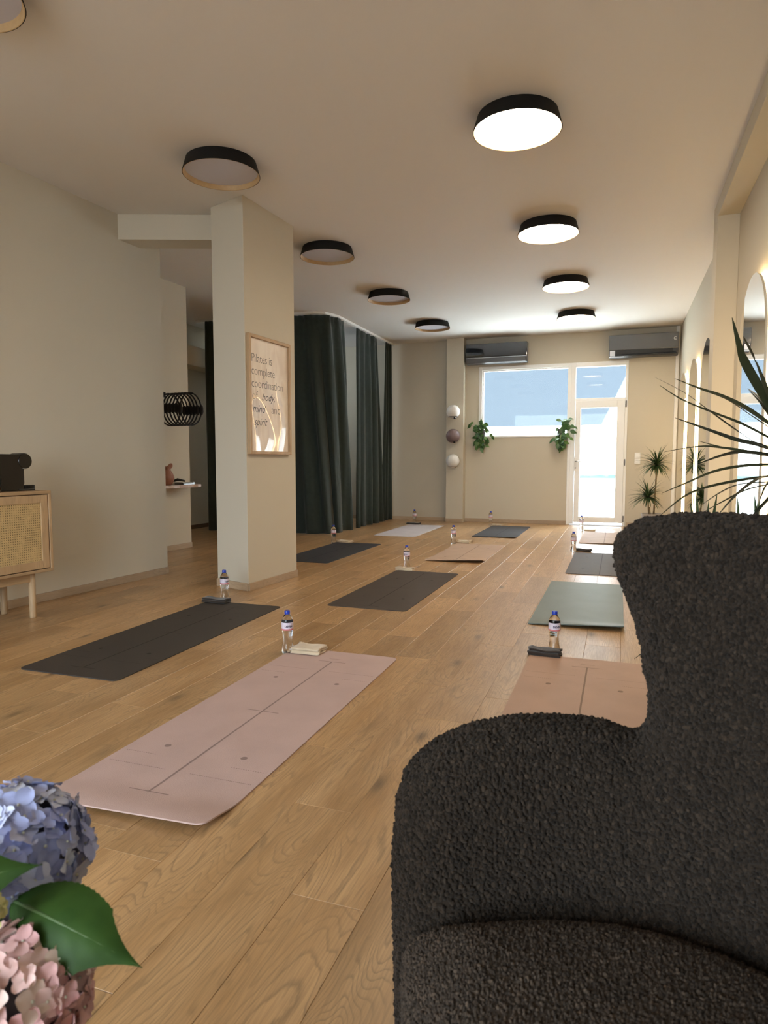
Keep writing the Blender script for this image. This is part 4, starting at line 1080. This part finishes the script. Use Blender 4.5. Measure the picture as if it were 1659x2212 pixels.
shell = mb.build('wing_shell', M['boucle'], ch, True); soft(shell, .0108, 7, 2, .5, .0034, M['boucle'], (.6, .6, .6), (1.5, 1.2, 1.2))
# seat cushion
inner = [(cp[i, 0] + (cp[i + 1, 1] - cp[i, 1]) / np.linalg.norm(cp[i + 1] - cp[i]) * .055, cp[i, 1] - (cp[i + 1, 0] - cp[i, 0]) / np.linalg.norm(cp[i + 1] - cp[i]) * .055) for i in range(0, len(cp) - 1, 3)]
inner = [(max(u, .018), v) for u, v in inner]
sp = np.array([(.018, inner[0][1])] + inner + [(.018, inner[-1][1])])
gx = np.arange(-.01, .68, .012); gy = np.arange(.05, 1.0, .012)
GX, GY = np.meshgrid(gx, gy, indexing='ij'); I2, D2 = inside_dist(GX, GY, sp)
ZT = .338 + .11 * np.sqrt(np.clip(1 - (1 - np.clip(D2 / .11, 0, 1)) ** 2, 0, 1)) + .02 * np.clip(D2 / .3, 0, 1)
V_, F_, used = [], [], {}
Pt_ = np.stack([GX, GY, ZT], -1); Pb_ = np.stack([GX, GY, np.full_like(GX, .13)], -1)
Pin, Pout = Pb_, Pt_
cell = I2[:-1, :-1] & I2[1:, :-1] & I2[1:, 1:] & I2[:-1, 1:]; ni, nk = GX.shape
for i in range(ni - 1):
    for k in range(nk - 1):
        if not cell[i, k]: continue
        F_.append((vid(i, k, 0), vid(i, k + 1, 0), vid(i + 1, k + 1, 0), vid(i + 1, k, 0)))
        F_.append((vid(i, k, 1), vid(i + 1, k, 1), vid(i + 1, k + 1, 1), vid(i, k + 1, 1)))
        for (di, dk, a, b) in ((-1, 0, (0, 0), (0, 1)), (1, 0, (1, 1), (1, 0)), (0, -1, (1, 0), (0, 0)), (0, 1, (0, 1), (1, 1))):
            q, r = i + di, k + dk
            if q < 0 or r < 0 or q >= ni - 1 or r >= nk - 1 or not cell[q, r]:
                F_.append((vid(i + a[0], k + a[1], 1), vid(i + b[0], k + b[1], 1), vid(i + b[0], k + b[1], 0), vid(i + a[0], k + a[1], 0)))
mb = MB(); mb.v = V_; mb.f = F_
seat = mb.build('seat_cushion', M['boucle_seat'], ch, True); soft(seat, .0115, 6, 3, .5, .0024, M['boucle_seat'], (.6, .6, .5), (1.5, 1.2, .95))
for (u, v) in ((.07, .88), (.07, .18), (.55, .78), (.55, .28)):
    MB().lathe([(.014, 0), (.022, .14)], 16, u, v).build('leg', M['black'], ch, True)

# ------------------------------------------------------------ hydrangeas in a vase (front left)
def floret_mesh(mat):
    mb = MB()
    for k in range(4):
        a = k * PI / 2; ca, sa = math.cos(a), math.sin(a); P = []
        for i in range(5):
            s_ = i / 4; w = .52 * math.sin(PI * (.12 + .80 * s_)) ** .7
            row = []
            for j in (-1, -.5, 0, .5, 1):
                x, y = .06 + s_ * .94, w * j; z = .22 * s_ - .20 * s_ * s_ + .12 * j * j * (.3 + s_)
                row.append((x * ca - y * sa, x * sa + y * ca, z + (.05 if k % 2 else 0)))
            P.append(row)
        mb.grid(P)
    return mb.mesh('floret', mat, True)
def hydrangea(label, c, r, mat, n, size, seed, stem_to, squash=.9):
    t = thing('hydrangea', label, 'flower', c, 0, 'hydrangea blooms in the vase')
    R2 = random.Random(seed)
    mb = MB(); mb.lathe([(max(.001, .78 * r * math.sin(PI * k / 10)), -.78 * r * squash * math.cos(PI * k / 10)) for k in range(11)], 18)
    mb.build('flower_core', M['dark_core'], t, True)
    me = floret_mesh(mat); ey = MB().lathe([(.001, .0), (.10, .04), (.07, .14), (.001, .17)], 8).mesh('eye', M['eye'], True)
    for i in range(n):
        z = 1 - 2 * (i + .5) / n; a = i * 2.39996 + R2.uniform(-.2, .2); q = math.sqrt(1 - z * z)
        d = Vector((q * math.cos(a), q * math.sin(a), z)); rad = r * R2.uniform(.84, .98)
        nrm = (d + Vector((R2.gauss(0, .28), R2.gauss(0, .28), R2.gauss(0, .28)))).normalized()
        mt = nrm.to_track_quat('Z', 'Y').to_matrix().to_4x4() @ Matrix.Rotation(R2.uniform(0, PI), 4, 'Z')
        mt.translation = Vector((d.x * rad, d.y * rad, d.z * rad * squash)); s_ = size * R2.uniform(.8, 1.2)
        o = link('floret', me, t); o.matrix_local = mt @ Matrix.Scale(s_, 4)
        if z > -.5:
            e = link('eye', ey, o)
    e = Vector(stem_to) - Vector(c)
    MB().tube([(0, 0, -r * .4), (e.x * .4, e.y * .4, e.z * .45), tuple(e)], .004, 7).build('stem', M['leaf'], t, True)
    return t
VX, VY, VZ = -.655, .40, .30
bl = hydrangea('blue hydrangea bloom with large serrated green leaves at the left edge', (-.612, .515, .625), .078, M['blue_petal'], 165, .0170, 2, (VX, VY, VZ + .05))
pk = hydrangea('pink hydrangea bloom in the lower left corner', (-.515, .435, .552), .064, M['pink_petal'], 160, .0138, 5, (VX + .01, VY, VZ + .06))
yl = hydrangea('small yellow-green hydrangea bud between the blue and pink blooms', (-.545, .425, .632), .016, M['yellow_petal'], 18, .010, 8, (VX + .02, VY - .01, VZ + .06))
M['hrib'] = simple('leaf_rib', (.06, .11, .03), .55)
def hleaf(root, base, tip, bend, wmax, up):
    b_, tp = Vector((0, 0, 0)), Vector(tip) - Vector(base); L_ = tp.length; d = tp.normalized(); up = Vector(up).normalized(); side = d.cross(up).normalized(); up = side.cross(d)
    P = []; n = 44
    for i in range(n + 1):
        s_ = i / n; w = wmax * (math.sin(PI * s_ ** .82) ** .85 * (1 - .15 * s_)) if 0 < s_ < 1 else 0
        w *= (1 - .72 * max(0, (s_ - .66) / .34) ** .8)
        w *= 1 + .03 * (i % 2); row = []
        c = d * (L_ * s_) + up * (bend * math.sin(PI * s_ * .9))
        for j in range(-6, 7):
            q = j / 6; vein = .0016 * abs(math.sin((s_ * 7 - abs(q) * 1.3) * PI)) * (1 if j else 0) * (1 - s_)
            row.append(c + side * (w * q) + up * (-.30 * w * abs(q) ** 1.5 + vein) + d * (.10 * w * (abs(q))))
        P.append(row)
    o = MB().grid(P).build('leaf', M['hleaf'], root, True); o.location = Vector(base) - root.location
    MB().tube([P[i][6] - up * .0008 for i in range(0, n, 4)] + [P[n][6]], [.0022 - .0018 * k / 12 for k in range(0, 12)], 6).build('midrib', M['hrib'], o, True)
    e = Vector((VX, VY, VZ + .06)) - Vector(base)
    MB().tube([(0, 0, 0), tuple(e * .5 + Vector((0, 0, -.02))), tuple(e)], .003, 6).build('stalk', M['leaf'], o, True)
    return o
hleaf(bl, (-.562, .470, .612), (-.408, .478, .573), .028, .038, (.25, -.62, .75))
hleaf(bl, (-.60, .385, .655), (-.498, .452, .672), .012, .027, (.2, -.7, .7))
vz = thing('flower_vase', 'cream vase holding the hydrangeas, at the left edge', 'vase', (VX, VY, .30))
MB().lathe([(.035, 0), (.05, .03), (.052, .08), (.035, .13), (.038, .15), (.034, .15), (.031, .13), (.046, .08), (.044, .03), (.001, .02)], 28).build('vase_body', M['vase_glass'], vz, True)
st = thing('side_table', 'small round side table under the flower vase', 'table', (VX, VY, 0))
MB().lathe([(.001, .28), (.145, .28), (.15, .285), (.15, .295), (.145, .30), (.001, .30)], 36).build('table_top', M['oak'], st, autosm=40)
for k in range(3):
    a = k * 2 * PI / 3 + .4
    MB().tube([(.09 * math.cos(a), .09 * math.sin(a), .28), (.12 * math.cos(a), .12 * math.sin(a), 0)], .010, 8).build('leg', M['oakz'], st, True)
